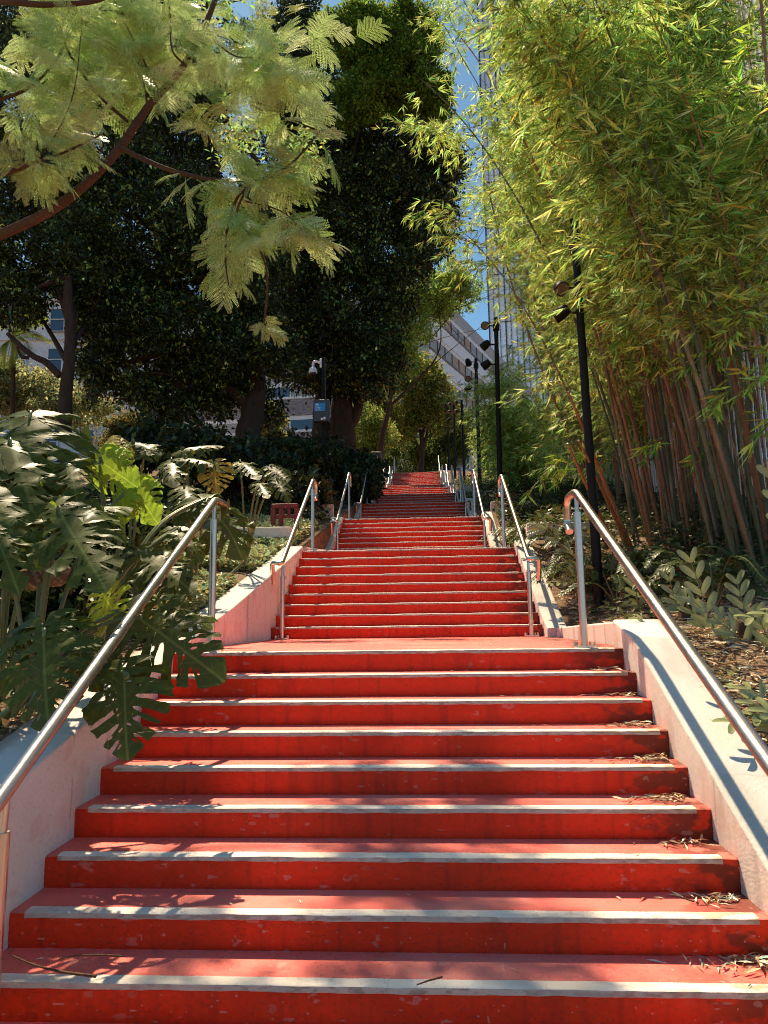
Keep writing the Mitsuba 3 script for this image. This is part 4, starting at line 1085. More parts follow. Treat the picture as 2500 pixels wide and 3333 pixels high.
CR = {0: (20, 1900, 1.5), 1: (120, 1990, 1.25), 2: (140, 2330, 1.0), 3: (300, 2330, 1.15), 4: (500, 2010, 1.9), 5: (380, 1800, 2.2), 6: (640, 1640, 4.6), 7: (430, 1640, 4.0), 8: (860, 1640, 6.6)}
NM = {0: 'big split leaf plant at the left edge with silvery glare on its leaves', 1: 'split leaf plant with one broad leaf held flat in the left bed', 2: 'low split leaf plant in shade at the lower left bed',
      3: 'split leaf plant drooping over the wall onto the lowest red steps', 4: 'split leaf plant with pale leaves touching the top of the left handrail', 5: 'split leaf plant with glowing yellow green young leaves',
      6: 'shaded split leaf plant with one yellowed leaf behind the handrail top', 7: 'upright split leaf plant far left below the dark tree', 8: 'farthest split leaf plant, near the red rail'}
plants = {}
for q in range(9):
    plants[q] = thing('split_leaf_plant', NM[q], 'plant', 'split leaf plants in the left bed')
crn = {}
for q, (x, y, Y) in CR.items():
    g = at(x, y, Y); g[2] = float(ground_z(min(g[0], -2.5), g[1])) + 0.12; g[0] = min(g[0], -2.52); crn[q] = g
    part(plants[q], 'stem', tube(bez([g - [0.25, 0.1, 0.2], g - [0.1, 0, 0.03], g + [0, 0, 0.06]], 6), np.linspace(0.03, 0.022, 12), 8), 'mat_stalk', smooth=True)
for (pl, bp, bY, tp_, tY, nn, k, m, w) in ML:
    mleaf(plants[pl], at(*bp, bY), at(*tp_, tY), nn, k, m, crn[pl], w * (bY + 3.3) / F, 'yellowed leaf' if m == OL else ('glowing yellow green young leaf' if m == YG else None))
# more leaves deep in the plants
r2 = np.random.default_rng(12)
for pl in range(9):
    for q in range(3):
        a = r2.uniform(0, 2 * math.pi); g = crn[pl] + np.array([-0.35, 0.5, 0]); h = r2.uniform(0.15, 0.45)
        b = g + np.array([math.cos(a) * 0.3 - 0.15, math.sin(a) * 0.3 + 0.25, h]); tip = b + np.array([math.cos(a) * 0.28, math.sin(a) * 0.28, -0.14])
        mleaf(plants[pl], b, tip, (0.3 * math.cos(a), -0.3, 0.8), int(r2.integers(0, 4)), G, g, 0.32)

# ------------------------------------------------------------------ the feathery tree overhead, its trunk outside the frame
rj = np.random.default_rng(99)
ft = thing('feathery_tree', 'tree with feathery pale green leaves and curving brown bough at the upper left', 'tree')


FS = 0.60                                           # the bough hangs close to the viewer


def nearer(px, py, Y): return at(px, py, (Y + 3.3) * FS - 3.3)


def B(*pts): return [nearer(*p) for p in pts]


main = bez(B((-900, 1120, 5.2), (-420, 930, 4.6), (0, 765, 4.2), (210, 655, 4.15), (370, 505, 4.2), (480, 350, 4.3), (600, 210, 4.4), (700, 0, 4.6), (760, -250, 4.9)), 12)
rad = np.interp(np.arange(len(main)), [0, 24, 48, 60, 72, len(main) - 1], np.array([0.105, 0.058, 0.050, 0.043, 0.038, 0.026]) * FS)
part(ft, 'bough', tube(main, rad, 14), 'mat_limb', smooth=True)
tb = main[0]; part(ft, 'trunk', tube(bez([[tb[0] - 0.5, tb[1] + 0.6, float(ground_z(tb[0] - 0.5, tb[1] + 0.6)) - 0.3], [tb[0] - 0.45, tb[1] + 0.5, tb[2] - 1.5], tb, tb + [0.2, 0.3, 2.5]], 8), np.linspace(0.24, 0.09, 24), 14), 'mat_limb', smooth=True)
SUBS = [(B((395, 480, 4.2), (450, 510, 4.1), (560, 555, 3.95), (700, 585, 3.85), (850, 583, 3.8), (950, 530, 3.75), (1045, 425, 3.75)), 0.034, 0.010), (B((805, 592, 3.8), (765, 660, 3.75), (738, 760, 3.7), (735, 860, 3.7), (745, 930, 3.7)), 0.020, 0.006),
        (B((830, 585, 3.8), (790, 640, 3.75), (770, 700, 3.7), (800, 750, 3.7), (840, 800, 3.65), (870, 900, 3.6), (860, 1060, 3.6)), 0.014, 0.010), (B((800, 655, 3.75), (920, 690, 3.6), (1010, 780, 3.55)), 0.010, 0.004),
        (B((-300, 640, 3.9), (0, 570, 3.7), (110, 530, 3.65), (200, 500, 3.65), (330, 438, 3.6)), 0.032, 0.008), (B((-250, 400, 4.3), (0, 325, 4.1), (100, 280, 4.0), (180, 200, 4.0), (220, 120, 4.05)), 0.026, 0.010),
        (B((415, 395, 4.25), (330, 320, 4.2), (270, 240, 4.1), (215, 150, 4.0), (180, 0, 4.0), (160, -120, 4.1)), 0.020, 0.010), (B((480, 340, 4.3), (460, 250, 4.2), (400, 170, 4.1), (300, 100, 4.0), (200, -20, 4.0)), 0.014, 0.006),
        (B((-300, 10, 3.6), (0, 5, 3.5), (150, 15, 3.45), (320, 0, 3.5), (420, -60, 3.6)), 0.042, 0.02), (B((600, 210, 4.4), (560, 160, 4.3), (555, 60, 4.3), (540, -80, 4.4)), 0.014, 0.006),
        (B((660, 100, 4.5), (760, 180, 4.4), (850, 190, 4.3), (960, 240, 4.2)), 0.012, 0.004), (B((110, 530, 3.65), (180, 440, 3.6), (240, 300, 3.6), (265, 100, 3.7)), 0.010, 0.004), (B((520, 300, 4.3), (420, 100, 4.2), (370, 0, 4.2)), 0.010, 0.004)]
for pts, a, b_ in SUBS:
    q = bez(pts, 8); part(ft, 'branch', tube(q, np.linspace(a, b_, len(q)) * FS, 9), 'mat_limb', smooth=True)


def pinnate(seed, n_pin=7, L=0.62, nleaf=15):
    """one feathery leaf: a stalk along +y with pairs of side stalks, each lined by small leaflets; normal +z"""
    r = np.random.default_rng(seed); m = MB(); cols = []
    ry = np.linspace(0, 1, 10); stalk = np.column_stack([0 * ry, L * ry, -0.10 * L * ry ** 2])
    m.tube(stalk, np.linspace(0.005, 0.002, 10), 4, cap=False); n0 = m.n
    for q in range(n_pin):
        t = 0.22 + 0.78 * q / (n_pin - 1)
        o = np.array([0, L * t, -0.10 * L * t * t])
        pl = L * 0.52 * (math.sin(0.55 + 2.0 * t)) * r.uniform(0.88, 1.08)
        for s in (-1, 1):
            a = math.radians(58 - 26 * t + r.normal(0, 5)); d = np.array([s * math.sin(a), math.cos(a), r.normal(0, 0.06)])
            u = np.linspace(0, 1, nleaf)
            ax = o + d * (pl * u)[:, None] + np.array([0, 0, -1.0]) * (0.22 * pl * u ** 2)[:, None]
            tg = norm(np.gradient(ax, axis=0)); sd = norm(np.cross(tg, [0, 0, 1.0]))
            nn_ = np.cross(sd, tg)
            m.add(*tube(ax[::4], 0.0015, 3, cap=False))
            ll = pl * 0.165 * np.sin(np.linspace(0.55, 2.75, nleaf)) ** 0.7
            for e in (-1, 1):
                dd = norm(sd * e + tg * 0.42)
                v, f = leaf_quads(ax, dd, nn_ + 0.12 * sd * e, ll, ll * 0 + pl / nleaf * 0.80, 0.5, 0.0); m.add(v, f)
    return m.mesh()


PIN = [pinnate(s) for s in range(6)]
PPLY, PCOL, FEATHERS = [], [], []
for q, (v, f) in enumerate(PIN):
    r = np.random.default_rng(q)
    col = np.array([[0.48, 0.64, 0.24], [0.58, 0.70, 0.34], [0.34, 0.50, 0.14], [0.52, 0.66, 0.28], [0.42, 0.46, 0.15], [0.48, 0.65, 0.25]][q])
    c = np.tile(col, (len(v), 1)) * (1 + 0.12 * r.normal(0, 1, (len(v), 1))).clip(0.6, 1.4)
    PCOL.append(c)
    PPLY.append(mikit.ply((v, f), 'mat_feather', smooth=False, color=c))


def pleaf(p, d, n, s, k):
    d = norm(d); n = norm(n - d * (n @ d)); x = np.cross(d, n)
    FEATHERS.append((np.asarray(p, float), np.stack([x, d, n], 1) * (s * FS * 0.78), k))


def along(pts, n, lo=0.0, hi=1.0):
    q = bez(pts, 12) if len(pts) < 60 else pts
    i = np.clip(lo + (hi - lo) * rj.random(n), 0, 0.999) * (len(q) - 1)
    p = np.stack([np.interp(i, np.arange(len(q)), q[:, c]) for c in range(3)], -1)
    t = norm(np.gradient(q, axis=0))[i.astype(int)]
    return p, t


def hang(pts, n, lo, hi, size=(0.7, 1.05), bias=(0, 0, 0)):
    p, t = along(pts, n, lo, hi)
    for a, b in zip(p, t):
        d = b * 0.5 + norm(rj.normal(0, 1, 3) * [1, 1, 0.35]) * 0.9 + np.array([0, 0, -0.32]) + np.array(bias)
        nrm = np.array([0, 0, 1.0]) + rj.normal(0, 0.45, 3) + np.array([0, -0.25, 0])
        pleaf(a, d, nrm, rj.uniform(*size), int(rj.integers(0, 6)))


hang(SUBS[0][0], 43, 0.35, 1.0); hang(SUBS[1][0], 21, 0.2, 0.78); hang(SUBS[2][0], 13, 0.15, 0.6, (0.55, 0.8)); hang(SUBS[3][0], 20, 0.3, 1.0)
hang(SUBS[4][0], 26, 0.35, 1.0, (0.6, 0.9)); hang(SUBS[5][0], 31, 0.3, 1.0); hang(SUBS[6][0], 34, 0.1, 1.0); hang(SUBS[7][0], 31, 0.1, 1.0); hang(SUBS[9][0], 26, 0.1, 1.0); hang(SUBS[10][0], 37, 0.2, 1.0); hang(SUBS[11][0], 23, 0.2, 1.0, (0.6, 0.9)); hang(SUBS[12][0], 23, 0.2, 1.0)
# the canopy above and behind the bough
for (px, py, Y, rx, ry, n) in ((880, 110, 4.6, 190, 150, 26), (600, 90, 4.9, 220, 160, 22), (330, 130, 4.8, 240, 170, 24), (90, 150, 4.6, 180, 170, 20), (930, 330, 4.3, 90, 110, 16), (720, 380, 4.4, 110, 90, 18), (120, 420, 4.2, 120, 60, 12), (620, -100, 5.0, 400, 90, 14), (150, -100, 4.8, 350, 90, 12), (480, 250, 4.7, 160, 110, 18)):
    for q in range(n):
        p = nearer(px + rj.normal(0, 0.5) * rx, py + rj.normal(0, 0.5) * ry, Y + rj.normal(0, 0.45))
        d = np.array([rj.normal(0.35, 0.7), rj.normal(-0.3, 0.6), rj.normal(-0.30, 0.3)])
        pleaf(p, d, np.array([rj.normal(0, 0.4), rj.normal(-0.2, 0.4), 1.0]), rj.uniform(0.7, 1.1), int(rj.integers(0, 6)))
# unseen upper leaves added above the frame, placed to shade the lowest steps
ru = np.random.default_rng(303); ul = Leaves()
for (sx, sy, r_) in ((-0.75, -0.12, 0.26), (-0.35, 0.15, 0.30), (0.25, -0.05, 0.22), (0.0, 0.55, 0.34), (0.45, 0.35, 0.22), (-0.3, 0.95, 0.30), (0.35, 1.05, 0.26), (0.7, -0.35, 0.25), (-0.5, -0.7, 0.4), (-1.3, 0.4, 0.2), (-0.9, 4.6, 0.5), (0.4, 5.0, 0.45)):
    h = ru.uniform(10.5, 13.0); c = np.array([sx, sy, 0.4]) + SUN * h; n_ = int(620 * r_)
    p = c + ru.normal(0, 0.55, (n_, 3)) * [r_, r_, 0.5]
    v, f = leaf_quads(p, ru.normal(0, 1, (n_, 3)) * [1, 1, 0.4], np.tile([0, 0, 1.0], (n_, 1)) + ru.normal(0, 0.4, (n_, 3)), 0.16 * ru.uniform(0.6, 1.2, n_), 0.055, 0.45)
    ul.add(v, f, tints(ru, n_, (0.42, 0.58, 0.19), 0.2, 4))
ul.put(ft, 'unseen_shade_crown', 'mat_feather')
ub = main[40]; uc = np.array([-0.1, 0.8, 0.4]) + SUN * 11.8
part(ft, 'branch', tube(bez([main[0] + [0.2, 0.3, 2.4], main[0] + [0.9, 1.6, 5.0], uc - [1.2, 0.6, 0.9], uc], 8), np.linspace(0.09, 0.015, 24), 9), 'mat_limb', smooth=True)
# the drooping spray on a bare twig at its foot
e = nearer(862, 1065, 3.6)
for (dx, dz) in ((0.35, -0.15), (-0.4, -0.12), (-0.25, -0.4), (0.25, -0.45), (0.0, -0.5), (0.45, -0.3)):
    pleaf(e + np.array([0, 0, rj.uniform(0, 0.12)]), np.array([dx, rj.normal(-0.1, 0.25), dz]), np.array([rj.normal(0, 0.5), -0.8, rj.uniform(0.1, 0.9)]), rj.uniform(0.36, 0.58), int(rj.choice([2, 4, 4, 5])))

# the 300 leaves that show largest are parts of the tree, the others one part


def shows(e):
    w = e[0] + e[1][:, 1] * 0.3 - C; z = w @ FW
    if z < 0.3: return 0.0
    a, b = 1250 + F * (w @ RT) / z, 1666.5 - F * (w @ UP) / z
    return np.linalg.norm(e[1][:, 1]) / z * (1.0 if -60 < a < 2560 and -60 < b < 3400 else 0.01)


FEATHERS.sort(key=shows, reverse=True)
for (p, m, k) in FEATHERS[:300]:
    M4 = np.eye(4); M4[:3, :3] = m; M4[:3, 3] = p
    scene[numbered(ft + '__leaf')] = {**PPLY[k], 'to_world': T(M4.tolist())}
rest = Leaves()
for (p, m, k) in FEATHERS[300:]: rest.add(PIN[k][0] @ m.T + p, PIN[k][1], PCOL[k])
rest.put(ft, 'other_leaves', 'mat_feather')

# ------------------------------------------------------------------ cardboard palms (broad leaflets) on the right
def leaflet(seed):
    r = np.random.default_rng(seed); n, w = 11, 5
    y = np.linspace(0, 1, n); wd = 0.175 * np.sin(np.pi * (0.04 + 0.92 * y ** 1.3)) ** 0.42
    v = []
    for a, b in zip(y, wd):
        for c in np.linspace(-1, 1, w): v.append([b * c, a, -0.20 * a * a + 0.55 * abs(b * c) - 0.05 * abs(c)])
    i, j = np.meshgrid(np.arange(n - 1), np.arange(w - 1), indexing='ij')
    return np.array(v), np.stack([i * w + j, i * w + j + 1, (i + 1) * w + j + 1, (i + 1) * w + j], -1).reshape(-1, 4)


LFT = [mikit.ply(leaflet(1), 'mat_zamia', smooth=True)]


def frond(holder, pts, n, ll, nrm, parts=True, mk='mat_zamia'):
    q = bez(pts, 14); t = norm(np.gradient(q, axis=0)); fr = numbered(holder + '__frond')
    scene[fr] = mikit.ply(tube(q, np.linspace(0.010, 0.004, len(q)), 6), 'mat_zamia_stalk', smooth=True)
    nrm = np.asarray(nrm, float); many = MB()
    r = np.random.default_rng(len(scene))
    for u in np.linspace(0.28, 1.0, n):
        i = u * (len(q) - 1); p = np.array([np.interp(i, np.arange(len(q)), q[:, c]) for c in range(3)]); tg = t[int(i)]
        nn = norm(nrm - tg * (nrm @ tg)); sd = np.cross(tg, nn)
        for s in (-1, 1):
            d = norm(sd * s * (1.25 - 0.6 * u) + tg * (0.45 + 0.6 * u) + nn * (0.18 + r.normal(0, 0.08)))
            x = norm(np.cross(d, nn)); z = np.cross(x, d); L = ll * (0.75 + 0.35 * math.sin(3 * u)) * r.uniform(0.9, 1.1)
            if parts:
                k = numbered(fr + '__leaflet'); scene[k] = {**LFT[0], 'to_world': frame_mat(x, d, z, p, L)}
            else:
                v, f = leaflet(1); many.add((v * L) @ np.stack([x, d, z]) + p, f)
    if not parts: part(fr, 'leaflets', many.mesh(), mk, smooth=True, kind='stuff')


ZP = [('cardboard palm with pale broad leaflets beside the near right handrail', [(((2440, 2260), 2.6), ((2330, 2060), 2.7), ((2250, 1830), 2.75), 11, 0.18, (-0.3, -0.7, 0.6), True), (((2450, 2260), 2.5), ((2420, 2100), 2.5), ((2260, 1960), 2.5), 10, 0.165, (-0.2, -0.6, 0.75), True),
        (((2450, 2260), 2.5), ((2300, 2120), 2.4), ((2090, 2020), 2.7), 5, 0.13, (0, -0.3, 0.95), True), (((2440, 2240), 2.6), ((2350, 2120), 2.75), ((2230, 1960), 2.9), 10, 0.16, (-0.2, -0.6, 0.75), True), (((2460, 2250), 2.6), ((2440, 2060), 2.7), ((2400, 1900), 2.8), 10, 0.165, (-0.4, -0.6, 0.7), True), (((2460, 2260), 2.5), ((2520, 2150), 2.4), ((2470, 2010), 2.4), 9, 0.16, (-0.5, -0.6, 0.6), True), (((2450, 2290), 2.3), ((2400, 2180), 2.2), ((2330, 2200), 2.05), 9, 0.13, (0, -0.4, 0.9), True)]),
      ('cardboard palm at the right edge with sunlit green leaflets hanging in front of the bamboo', [(((2620, 2000), 2.3), ((2590, 1800), 2.2), ((2520, 1560), 2.1), 8, 0.19, (-0.3, -0.95, 0.1), True), (((2620, 2100), 2.2), ((2570, 2000), 2.1), ((2450, 2010), 2.0), 6, 0.16, (-0.1, -0.4, 0.9), True)]),
      ('cardboard palm hanging over the lower right wall', [(((2580, 2450), 1.2), ((2480, 2330), 1.2), ((2390, 2350), 1.1), 7, 0.15, (0, -0.4, 0.9), True), (((2580, 2450), 1.2), ((2450, 2250), 1.3), ((2330, 2230), 1.5), 6, 0.13, (0, -0.4, 0.9), True), (((2590, 2470), 1.1), ((2560, 2350), 1.1), ((2450, 2290), 1.2), 6, 0.14, (0, -0.5, 0.85), True)]),
      ('small cardboard palm in shade behind the rail, with silvery leaflets', [(((2230, 2010), 4.4), ((2200, 1960), 4.4), ((2180, 1890), 4.4), 5, 0.17, (-0.2, -0.7, 0.7), True), (((2100, 1990), 5.0), ((2070, 1930), 5.0), ((2060, 1890), 5.0), 5, 0.17, (0, -0.7, 0.7), True)]),
      ('cardboard palm behind the near rail post with green and white leaflets', [(((1930, 1900), 7.0), ((1880, 1830), 6.8), ((1780, 1720), 6.6), 8, 0.20, (-0.2, -0.8, 0.5), True), (((1930, 1900), 7.0), ((1900, 1850), 6.5), ((1860, 1800), 6.3), 7, 0.24, (0, -0.5, 0.85), True),
        (((1930, 1900), 7.0), ((1970, 1860), 6.8), ((2060, 1800), 6.6), 7, 0.2, (0, -0.6, 0.8), True), (((1930, 1920), 6.9), ((1860, 1890), 6.6), ((1800, 1900), 6.4), 8, 0.16, (0, -0.4, 0.9), True), (((1940, 1910), 7.0), ((2000, 1900), 6.6), ((2120, 1960), 5.8), 10, 0.12, (0, -0.4, 0.9), True)]),
      ('cardboard palm beside the right wall of the second flight', [(((1810, 1960), 7.6), ((1790, 1880), 7.5), ((1760, 1840), 7.4), 6, 0.18, (0, -0.5, 0.85), True), (((1810, 1960), 7.6), ((1850, 1900), 7.5), ((1870, 1850), 7.4), 7, 0.2, (0, -0.7, 0.7), True)])]
for lab, fr_ in ZP:
    t = thing('cardboard_palm', lab, 'plant', 'plants with broad leaflets in the right bed')
    b0 = at(*fr_[0][0][0], fr_[0][0][1]); gz = float(ground_z(b0[0], b0[1]))
    part(t, 'base', tube([[b0[0], b0[1], gz - 0.15], [b0[0], b0[1], gz + 0.10]], [0.09, 0.06], 10), 'mat_bark', smooth=True)
    for (a, b, c, n, ll, nn, pp) in fr_:
        A = at(*a[0], a[1]); g = np.array([b0[0], b0[1], gz + 0.08])
        frond(t, [g, A if np.linalg.norm(A - g) > 0.15 else (g + at(*b[0], b[1])) / 2, at(*b[0], b[1]), at(*c[0], c[1])], n, ll, nn, pp)

# sword ferns under the bamboo
FE = [((1900, 1985), 6.9, 'left of the near lamp post foot'), ((2010, 1985), 6.3, 'right of the near lamp post foot'), ((2110, 1960), 6.4, 'under the rust coloured canes'), ((2230, 1950), 6.0, 'deep under the nearest canes'), ((2330, 2010), 4.6, 'behind the big pale cardboard palm'), ((1850, 1930), 8.2, 'beside the second flight wall'), ((1740, 1800), 10.5, 'beside the third flight rail'), ((1690, 1700), 13.0, 'beside the white planter wall on the right')]
rf = np.random.default_rng(41)
for (p_, Y, w) in FE:
    t = thing('sword_fern', f'dark green fern {w}', 'fern', 'ferns in the right bed')
    g = at(*p_, Y); g[2] = float(ground_z(g[0], g[1]))
    for q in range(11):
        a = rf.uniform(0, 2 * math.pi); L = rf.uniform(0.45, 0.8); h = rf.uniform(0.25, 0.55)
        d = np.array([math.cos(a), math.sin(a), 0])
        frond(t, [g + [0, 0, 0.02], g + d * L * 0.35 + [0, 0, h], g + d * L * 0.75 + [0, 0, h * 1.05], g + d * L * 1.1 + [0, 0, h * 0.6]], 16, 0.10, (0.0, -0.2, 1.0), False, 'mat_fern')

# ------------------------------------------------------------------ ground cover, litter, low plants
def scatter(rng, n, xr, yr, dens=None):
    x = rng.uniform(*xr, n); y = rng.uniform(*yr, n)
    return x, y


def cover(label, name, seed, n, xr, yr, L, color, hmax, warm=None, bsdf='mat_leaf_glossy', cond=None):
    r = np.random.default_rng(seed); x, y = scatter(r, n, xr, yr)
    g = meshkit.fbm(np.stack([x * 0.8, y * 0.8, x * 0 + seed], -1), 3, seed); ok = g > 0.36
    if cond is not None: ok &= cond(x, y)
    x, y, g = x[ok], y[ok], g[ok]; k = len(x)
    z = ground_z(x, y) + r.random(k) ** 1.3 * hmax * (0.4 + g)
    d = norm(np.stack([r.normal(0, 1, k), r.normal(0, 1, k), r.normal(0.15, 0.4, k)], -1)); nn = norm(np.stack([r.normal(0, 0.45, k), r.normal(-0.1, 0.45, k), np.ones(k)], -1))
    l = L * r.uniform(0.6, 1.3, k)
    v, f = leaf_quads(np.stack([x, y, z], -1), d, nn, l, l * 0.55, 0.42, 0.12)
    key = thing(name, label, None, None, 'stuff')
    scene[key] = mikit.ply((v, f), bsdf, color=tints(r, k, color, 0.35, 4, warm))


cover('low mat of small pale green leaves covering the left slope', 'ground_cover', 51, 70000, (-4.1, -2.42), (2.6, 13.0), 0.085, (0.38, 0.42, 0.20), 0.20, (0.10, (0.25, 0.16, 0.07)), cond=lambda x, y: y > 3.0 - 0.25 * (x + 2.4))
cover('dark low ground cover on the upper left slope', 'ground_cover', 52, 30000, (-10, -2.42), (13.5, 40), 0.15, (0.06, 0.075, 0.025), 0.35, (0.1, (0.22, 0.14, 0.06)))
cover('small seedlings among the shaded left bed', 'ground_cover', 53, 3500, (-5, -2.5), (-1.5, 2.6), 0.07, (0.11, 0.14, 0.05), 0.12, (0.3, (0.25, 0.15, 0.07)))
cover('mixed low leaves under the bamboo', 'ground_cover', 54, 34000, (2.25, 7.5), (4.6, 30), 0.12, (0.07, 0.09, 0.032), 0.55, (0.1, (0.2, 0.12, 0.05)))
cover('low leafy plants beside the upper right walls', 'ground_cover', 55, 9000, (1.95, 3.4), (8.5, 40), 0.15, (0.10, 0.13, 0.04), 0.6, (0.15, (0.25, 0.18, 0.07)))


def litter(label, name, seed, x, y, z, L, lift, top=0.0):
    r = np.random.default_rng(seed); k = len(x)
    a = r.uniform(0, 2 * math.pi, k); d = norm(np.stack([np.cos(a), np.sin(a), r.normal(0, lift, k)], -1)); nn = norm(np.stack([r.normal(0, 0.4, k), r.normal(0, 0.4, k), np.ones(k)], -1))
    l = L * r.uniform(0.4, 1.3, k)
    v, f = leaf_quads(np.stack([x, y, z], -1) - d * (l / 2)[:, None], d, nn, l, l * 0.11 + 0.003, 0.4, 0.2)
    return v, f, tints(r, k, (0.66, 0.52, 0.35), 0.35, 4, (0.22, (0.28, 0.16, 0.085)))


r2 = np.random.default_rng(61)
x = np.concatenate([1.95 + 3.5 * r2.random(26000) ** 1.5, r2.uniform(-5, -2.45, 4500)]); y = np.concatenate([r2.uniform(-1.6, 8.5, 26000), r2.uniform(-2, 3.2, 4500)])
ok = (x > 2.03) | (x < 0); x, y = x[ok], y[ok]
v, f, c = litter('', '', 62, x, y, ground_z(x, y) + 0.012 + 0.02 * r2.random(len(x)), 0.12, 0.12)
scene['leaf_litter'] = mikit.ply((v, f), 'mat_dry', color=c); labels['leaf_litter'] = {'label': 'dry straw coloured bamboo leaves strewn over the garden soil', 'kind': 'stuff'}
taken['leaf_litter'] = 1
# small heaps of dry leaves at the right end of the lowest steps
for s in range(3, 13):
    fy, fz, n, t, r_ = FL[0]; y0, z1 = fy + (s + 1) * t, fz + (s + 1) * r_
    r = np.random.default_rng(200 + s); k = int(r.integers(26, 60)) + (30 if s in (4, 5, 8, 9, 10) else 0)
    cx = XR - 0.06 - abs(r.normal(0, 0.16, k)); cy = y0 - 0.02 - abs(r.normal(0, 0.07, k)) - 0.05 * r.random()
    ok = (cx > XR - 0.75) & (cy > fy + s * t + 0.03); cx, cy = cx[ok], cy[ok]
    zz = z1 + 0.006 + 0.030 * r.random(len(cx)) * np.exp(-((XR - cx) / 0.28) ** 2)
    v, f, c = litter('', '', 300 + s, cx, cy, zz, 0.085, 0.10)
    key = thing('leaf_heap', f'small heap of dry leaves at the right end of red step number {s - 3} from the picture bottom' if s > 3 else 'small heap of dry leaves at the right end of the bottom red step in view', 'leaf heap', 'heaps of dry leaves on the right of the steps', 'stuff')
    scene[key] = mikit.ply((v, f), 'mat_dry', color=c)
# stray bits on the treads
r2 = np.random.default_rng(77); bx_, by_, bz_ = [], [], []
for fi in (0, 1, 2):
    fy, fz, n, t, r_ = FL[fi]
    for s in range(n):
        for _ in range(int(r2.integers(2, 9)) if s < n - 1 else 30):
            bx_.append(r2.uniform(XL + 0.1, XR - 0.1) if r2.random() < 0.6 else XR - 0.1 - abs(r2.normal(0, 0.5))); by_.append(fy + s * t + (r2.uniform(0.03, t - 0.04) if s < n - 1 else r2.uniform(0.1, 3.4))); bz_.append(fz + (s + 1) * r_ + 0.008)
v, f, c = litter('', '', 78, np.array(bx_), np.array(by_), np.array(bz_), 0.05, 0.06)
scene['fallen_bits'] = mikit.ply((v, f), 'mat_dry', color=c); labels['fallen_bits'] = {'label': 'stray dry leaf bits scattered over the red treads and landings', 'kind': 'stuff'}
# twigs
for lab, p in (('long dark dry stalk lying on the left of the bottom tread', [(40, 3110), (110, 3140), (200, 3163), (312, 3178)]), ('pale thin stalk with a hooked end on the left of the bottom tread', [(190, 3122), (240, 3112), (310, 3108), (400, 3112)]), ('short brown twig in the middle of the bottom white strip', [(1357, 3205), (1395, 3192), (1440, 3180)]),
               ('thin pale twig on the second tread near the right', [(2190, 2912), (2215, 2920), (2258, 2934)])):
    k = thing('twig', lab, 'twig')
    z = 0.172 if p[0][1] > 3000 else 0.337
    q = []
    for (a, b) in p:
        d = FW + RT * (a - 1250) / F - UP * (b - 1666.5) / F; w = C + d * (z - C[2]) / d[2]; q.append(w)
    scene[k] = mikit.ply(tube(bez(q, 6), np.linspace(0.0025, 0.006 if 'dark' in lab else 0.004, (len(q) - 1) * 6), 6), 'mat_limb', smooth=True)
# fallen stones in the left bed
rk = np.random.default_rng(5)
for lab, (px, py, Y), r in (('rough brown stone under the flat split leaf', (175, 1870, 1.55), 0.10), ('low brown stone left of the other one', (100, 1885, 1.5), 0.09)):
    k = thing('stone', lab, 'stone'); m = trimesh.creation.icosphere(3, 1.0); v = np.array(m.vertices)
    v = v * (0.75 + 0.5 * meshkit.fbm(v * 1.6 + r * 50, 3, 3)[:, None]) * [1.2, 0.9, 0.9] * r
    scene[k] = mikit.ply((v + at(px, py, Y), m.faces), 'mat_soil', smooth=True)

# ------------------------------------------------------------------ buildings


def facade(holder, o, ax, width, floors, floor_h, z0, bays, out, wall_m, sp_m, win_m, sp_frac=0.42, band_proud=0.25, panel=None, seed=0, frame='mat_frame_brown', sill=True):
    """a facade of storeys: spandrel bands standing proud and window bays between them; ax = direction along, out = outward normal"""
    o, ax, out = np.asarray(o, float), norm(ax), norm(out); r = np.random.default_rng(seed)
    R = np.stack([ax, -out, [0, 0, 1.0]], 1)

    def bx(u0, u1, w0, w1, h0, h1): return MB().box([u0, -w1, h0], [u1, -w0, h1], R=R, o=o).mesh()
    for q in range(floors):
        za = z0 + q * floor_h
        part(holder, 'spandrel', bx(0, width, 0.0, band_proud, za, za + floor_h * sp_frac), sp_m)
        part(holder, 'ledge', bx(0, width, band_proud * 0.2, band_proud + 0.12, za + floor_h * sp_frac + 0.003, za + floor_h * sp_frac + 0.30), frame)
        w = width / bays
        for b in range(bays):
            m = win_m
            if panel and r.random() < 0.93: m = panel[int(r.integers(0, len(panel)))]
            wk = part(holder, 'window', bx(b * w + 0.08, (b + 1) * w - 0.08, 0.02, 0.08, za + floor_h * sp_frac + 0.31, za + floor_h - 0.55), m)
            part(wk, 'frame', bx(b * w - 0.06, b * w + 0.078, 0.02, 0.2, za + floor_h * sp_frac + 0.31, za + floor_h - 0.55), frame)
        part(holder, 'lintel', bx(0, width, 0.01, 0.14, za + floor_h - 0.548, za + floor_h - 0.003), wall_m)


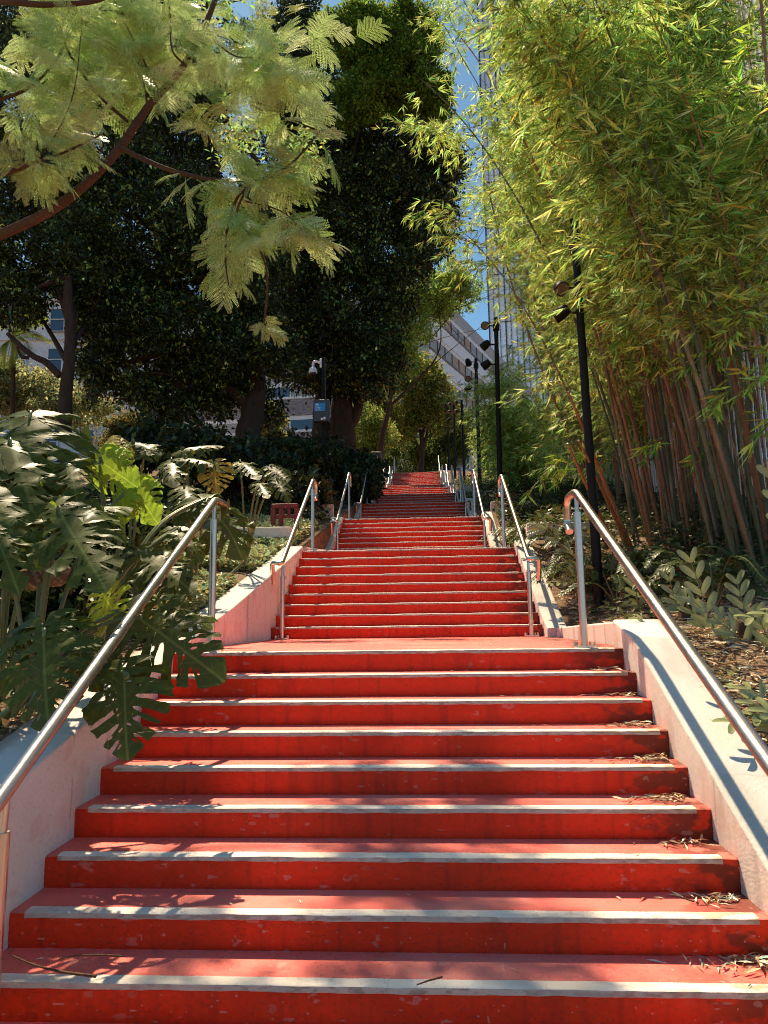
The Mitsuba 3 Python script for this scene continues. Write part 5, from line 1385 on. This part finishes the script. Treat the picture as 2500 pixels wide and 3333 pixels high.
# the banded block at the head of the hill: one corner towards the stairs
bb = thing('banded_building', 'long building with white bands, tan panels and grey brick behind the trees', 'building')
K = at(1395, 1075, 84); K[2] = 0
zt = at(1395, 1075, 84)[2]                          # a band's top edge at the corner
E1 = at(1572, 1232, 84); zr = zt - 1.5725
d1 = None
for Y in np.linspace(85, 130, 400):                 # where the receding edge of that band comes down to its place in the view
    p = at(1572, 1232, Y)
    if p[2] >= zt: d1 = p; break
dirR = norm([d1[0] - K[0], d1[1] - K[1], 0]); outR = np.array([-dirR[1], dirR[0], 0.0])
if outR[1] > 0: outR = -outR
dirL = norm([-1.0, 0.10, 0]); outL = np.array([-dirL[1], dirL[0], 0.0])
if outL[1] > 0: outL = -outL
FHT = 4.6
n0 = int((zt - 13) / FHT) + 1; zbase = zt - n0 * FHT
part(bb, 'core', MB().add(*(lambda m: (m.vertices, m.faces))(trimesh.creation.extrude_polygon(sg.Polygon([K[:2], (K + dirR * 60)[:2], (K + dirR * 60 + [0, 40, 0])[:2], (K + dirL * 42 + [0, 40, 0])[:2], (K + dirL * 42)[:2]]), n0 * FHT + FHT * 1.5, engine='earcut'))).mesh(), 'mat_concrete')
scene[bb + '__core']['to_world'] = T().translate([0, 0, float(zbase)])
facade(bb, [K[0], K[1], 0], dirR, 58, n0 + 1, FHT, zbase, 22, outR, 'mat_building_white', 'mat_building_white', 'mat_window', panel=['mat_panel_tan', 'mat_panel_grey', 'mat_panel_grey'], seed=3)
facade(bb, [K[0], K[1], 0] + dirL * 0.4, dirL, 41, 4, FHT, at(1100, 1440, 86)[2] - FHT * 2.2, 9, outL, 'mat_building_white', 'mat_brick', 'mat_window', panel=['mat_panel_grey', 'mat_window'], sp_frac=0.5, seed=4, frame='mat_building_white')

# white apartment building at the far left
wb = thing('white_building', 'tall white rendered building with dark sash windows at the far left', 'building')
o = at(345, 1300, 52); o[2] = 0
axw = norm([-1.0, -0.05, 0]); outw = np.array([0.05, -1.0, 0.0])
Rw = np.stack([axw, -outw, [0, 0, 1.0]], 1)
part(wb, 'wall', MB().box([0, 0.25, 8], [34, 12, 32], R=Rw, o=o).mesh(), 'mat_building_white')
for zz in np.arange(12.0, 29, 3.6):
    for u in np.arange(0.9, 32, 3.1):
        w = part(wb, 'window', MB().box([u, 0.18, zz], [u + 1.15, 0.24, zz + 1.9], R=Rw, o=o).mesh(), 'mat_window')
        fm = MB()
        for (a, b, c, d) in ((-0.12, -0.001, -0.1, 2.0), (1.151, 1.27, -0.1, 2.0), (-0.001, 1.151, 1.901, 2.0), (-0.001, 1.151, 0.92, 0.99)): fm.box([u + a, 0.10, zz + c], [u + b, 0.17, zz + d], R=Rw, o=o)
        part(w, 'frame', fm.mesh(), 'mat_building_white')
        part(w, 'sill', MB().box([u - 0.2, -0.05, zz - 0.22], [u + 1.35, 0.248, zz - 0.11], R=Rw, o=o).mesh(), 'mat_concrete')
    part(wb, 'string_course', MB().box([-0.05, 0.0, zz + 2.7], [34, 0.246, zz + 2.9], R=Rw, o=o).mesh(), 'mat_building_white')
# glass tower behind the bamboo
gt = thing('glass_tower', 'tall pale blue glass tower with dark upright fins behind the bamboo', 'building')
o = at(1595, 1180, 150); o[2] = 0
axt = norm([1.0, -0.12, 0]); outt = norm([-0.12, -1.0, 0]); Rt = np.stack([axt, -outt, [0, 0, 1.0]], 1)
part(gt, 'wall', MB().box([0, 0.3, 5], [22, 30, 175], R=Rt, o=o).mesh(), 'mat_tower_glass')
for u in np.arange(0.0, 22, 1.25):
    part(gt, 'fin', MB().box([u, -0.25, 5], [u + (0.16 if int(u / 1.25) % 3 else 0.34), 0.296, 175.5], R=Rt, o=o).mesh(), 'mat_mullion')
for z in np.arange(10.0, 174, 11.7):
    part(gt, 'floor_band', MB().box([0.02, 0.1, z], [21.9, 0.29, z + 0.16], R=Rt, o=o).mesh(), 'mat_mullion')
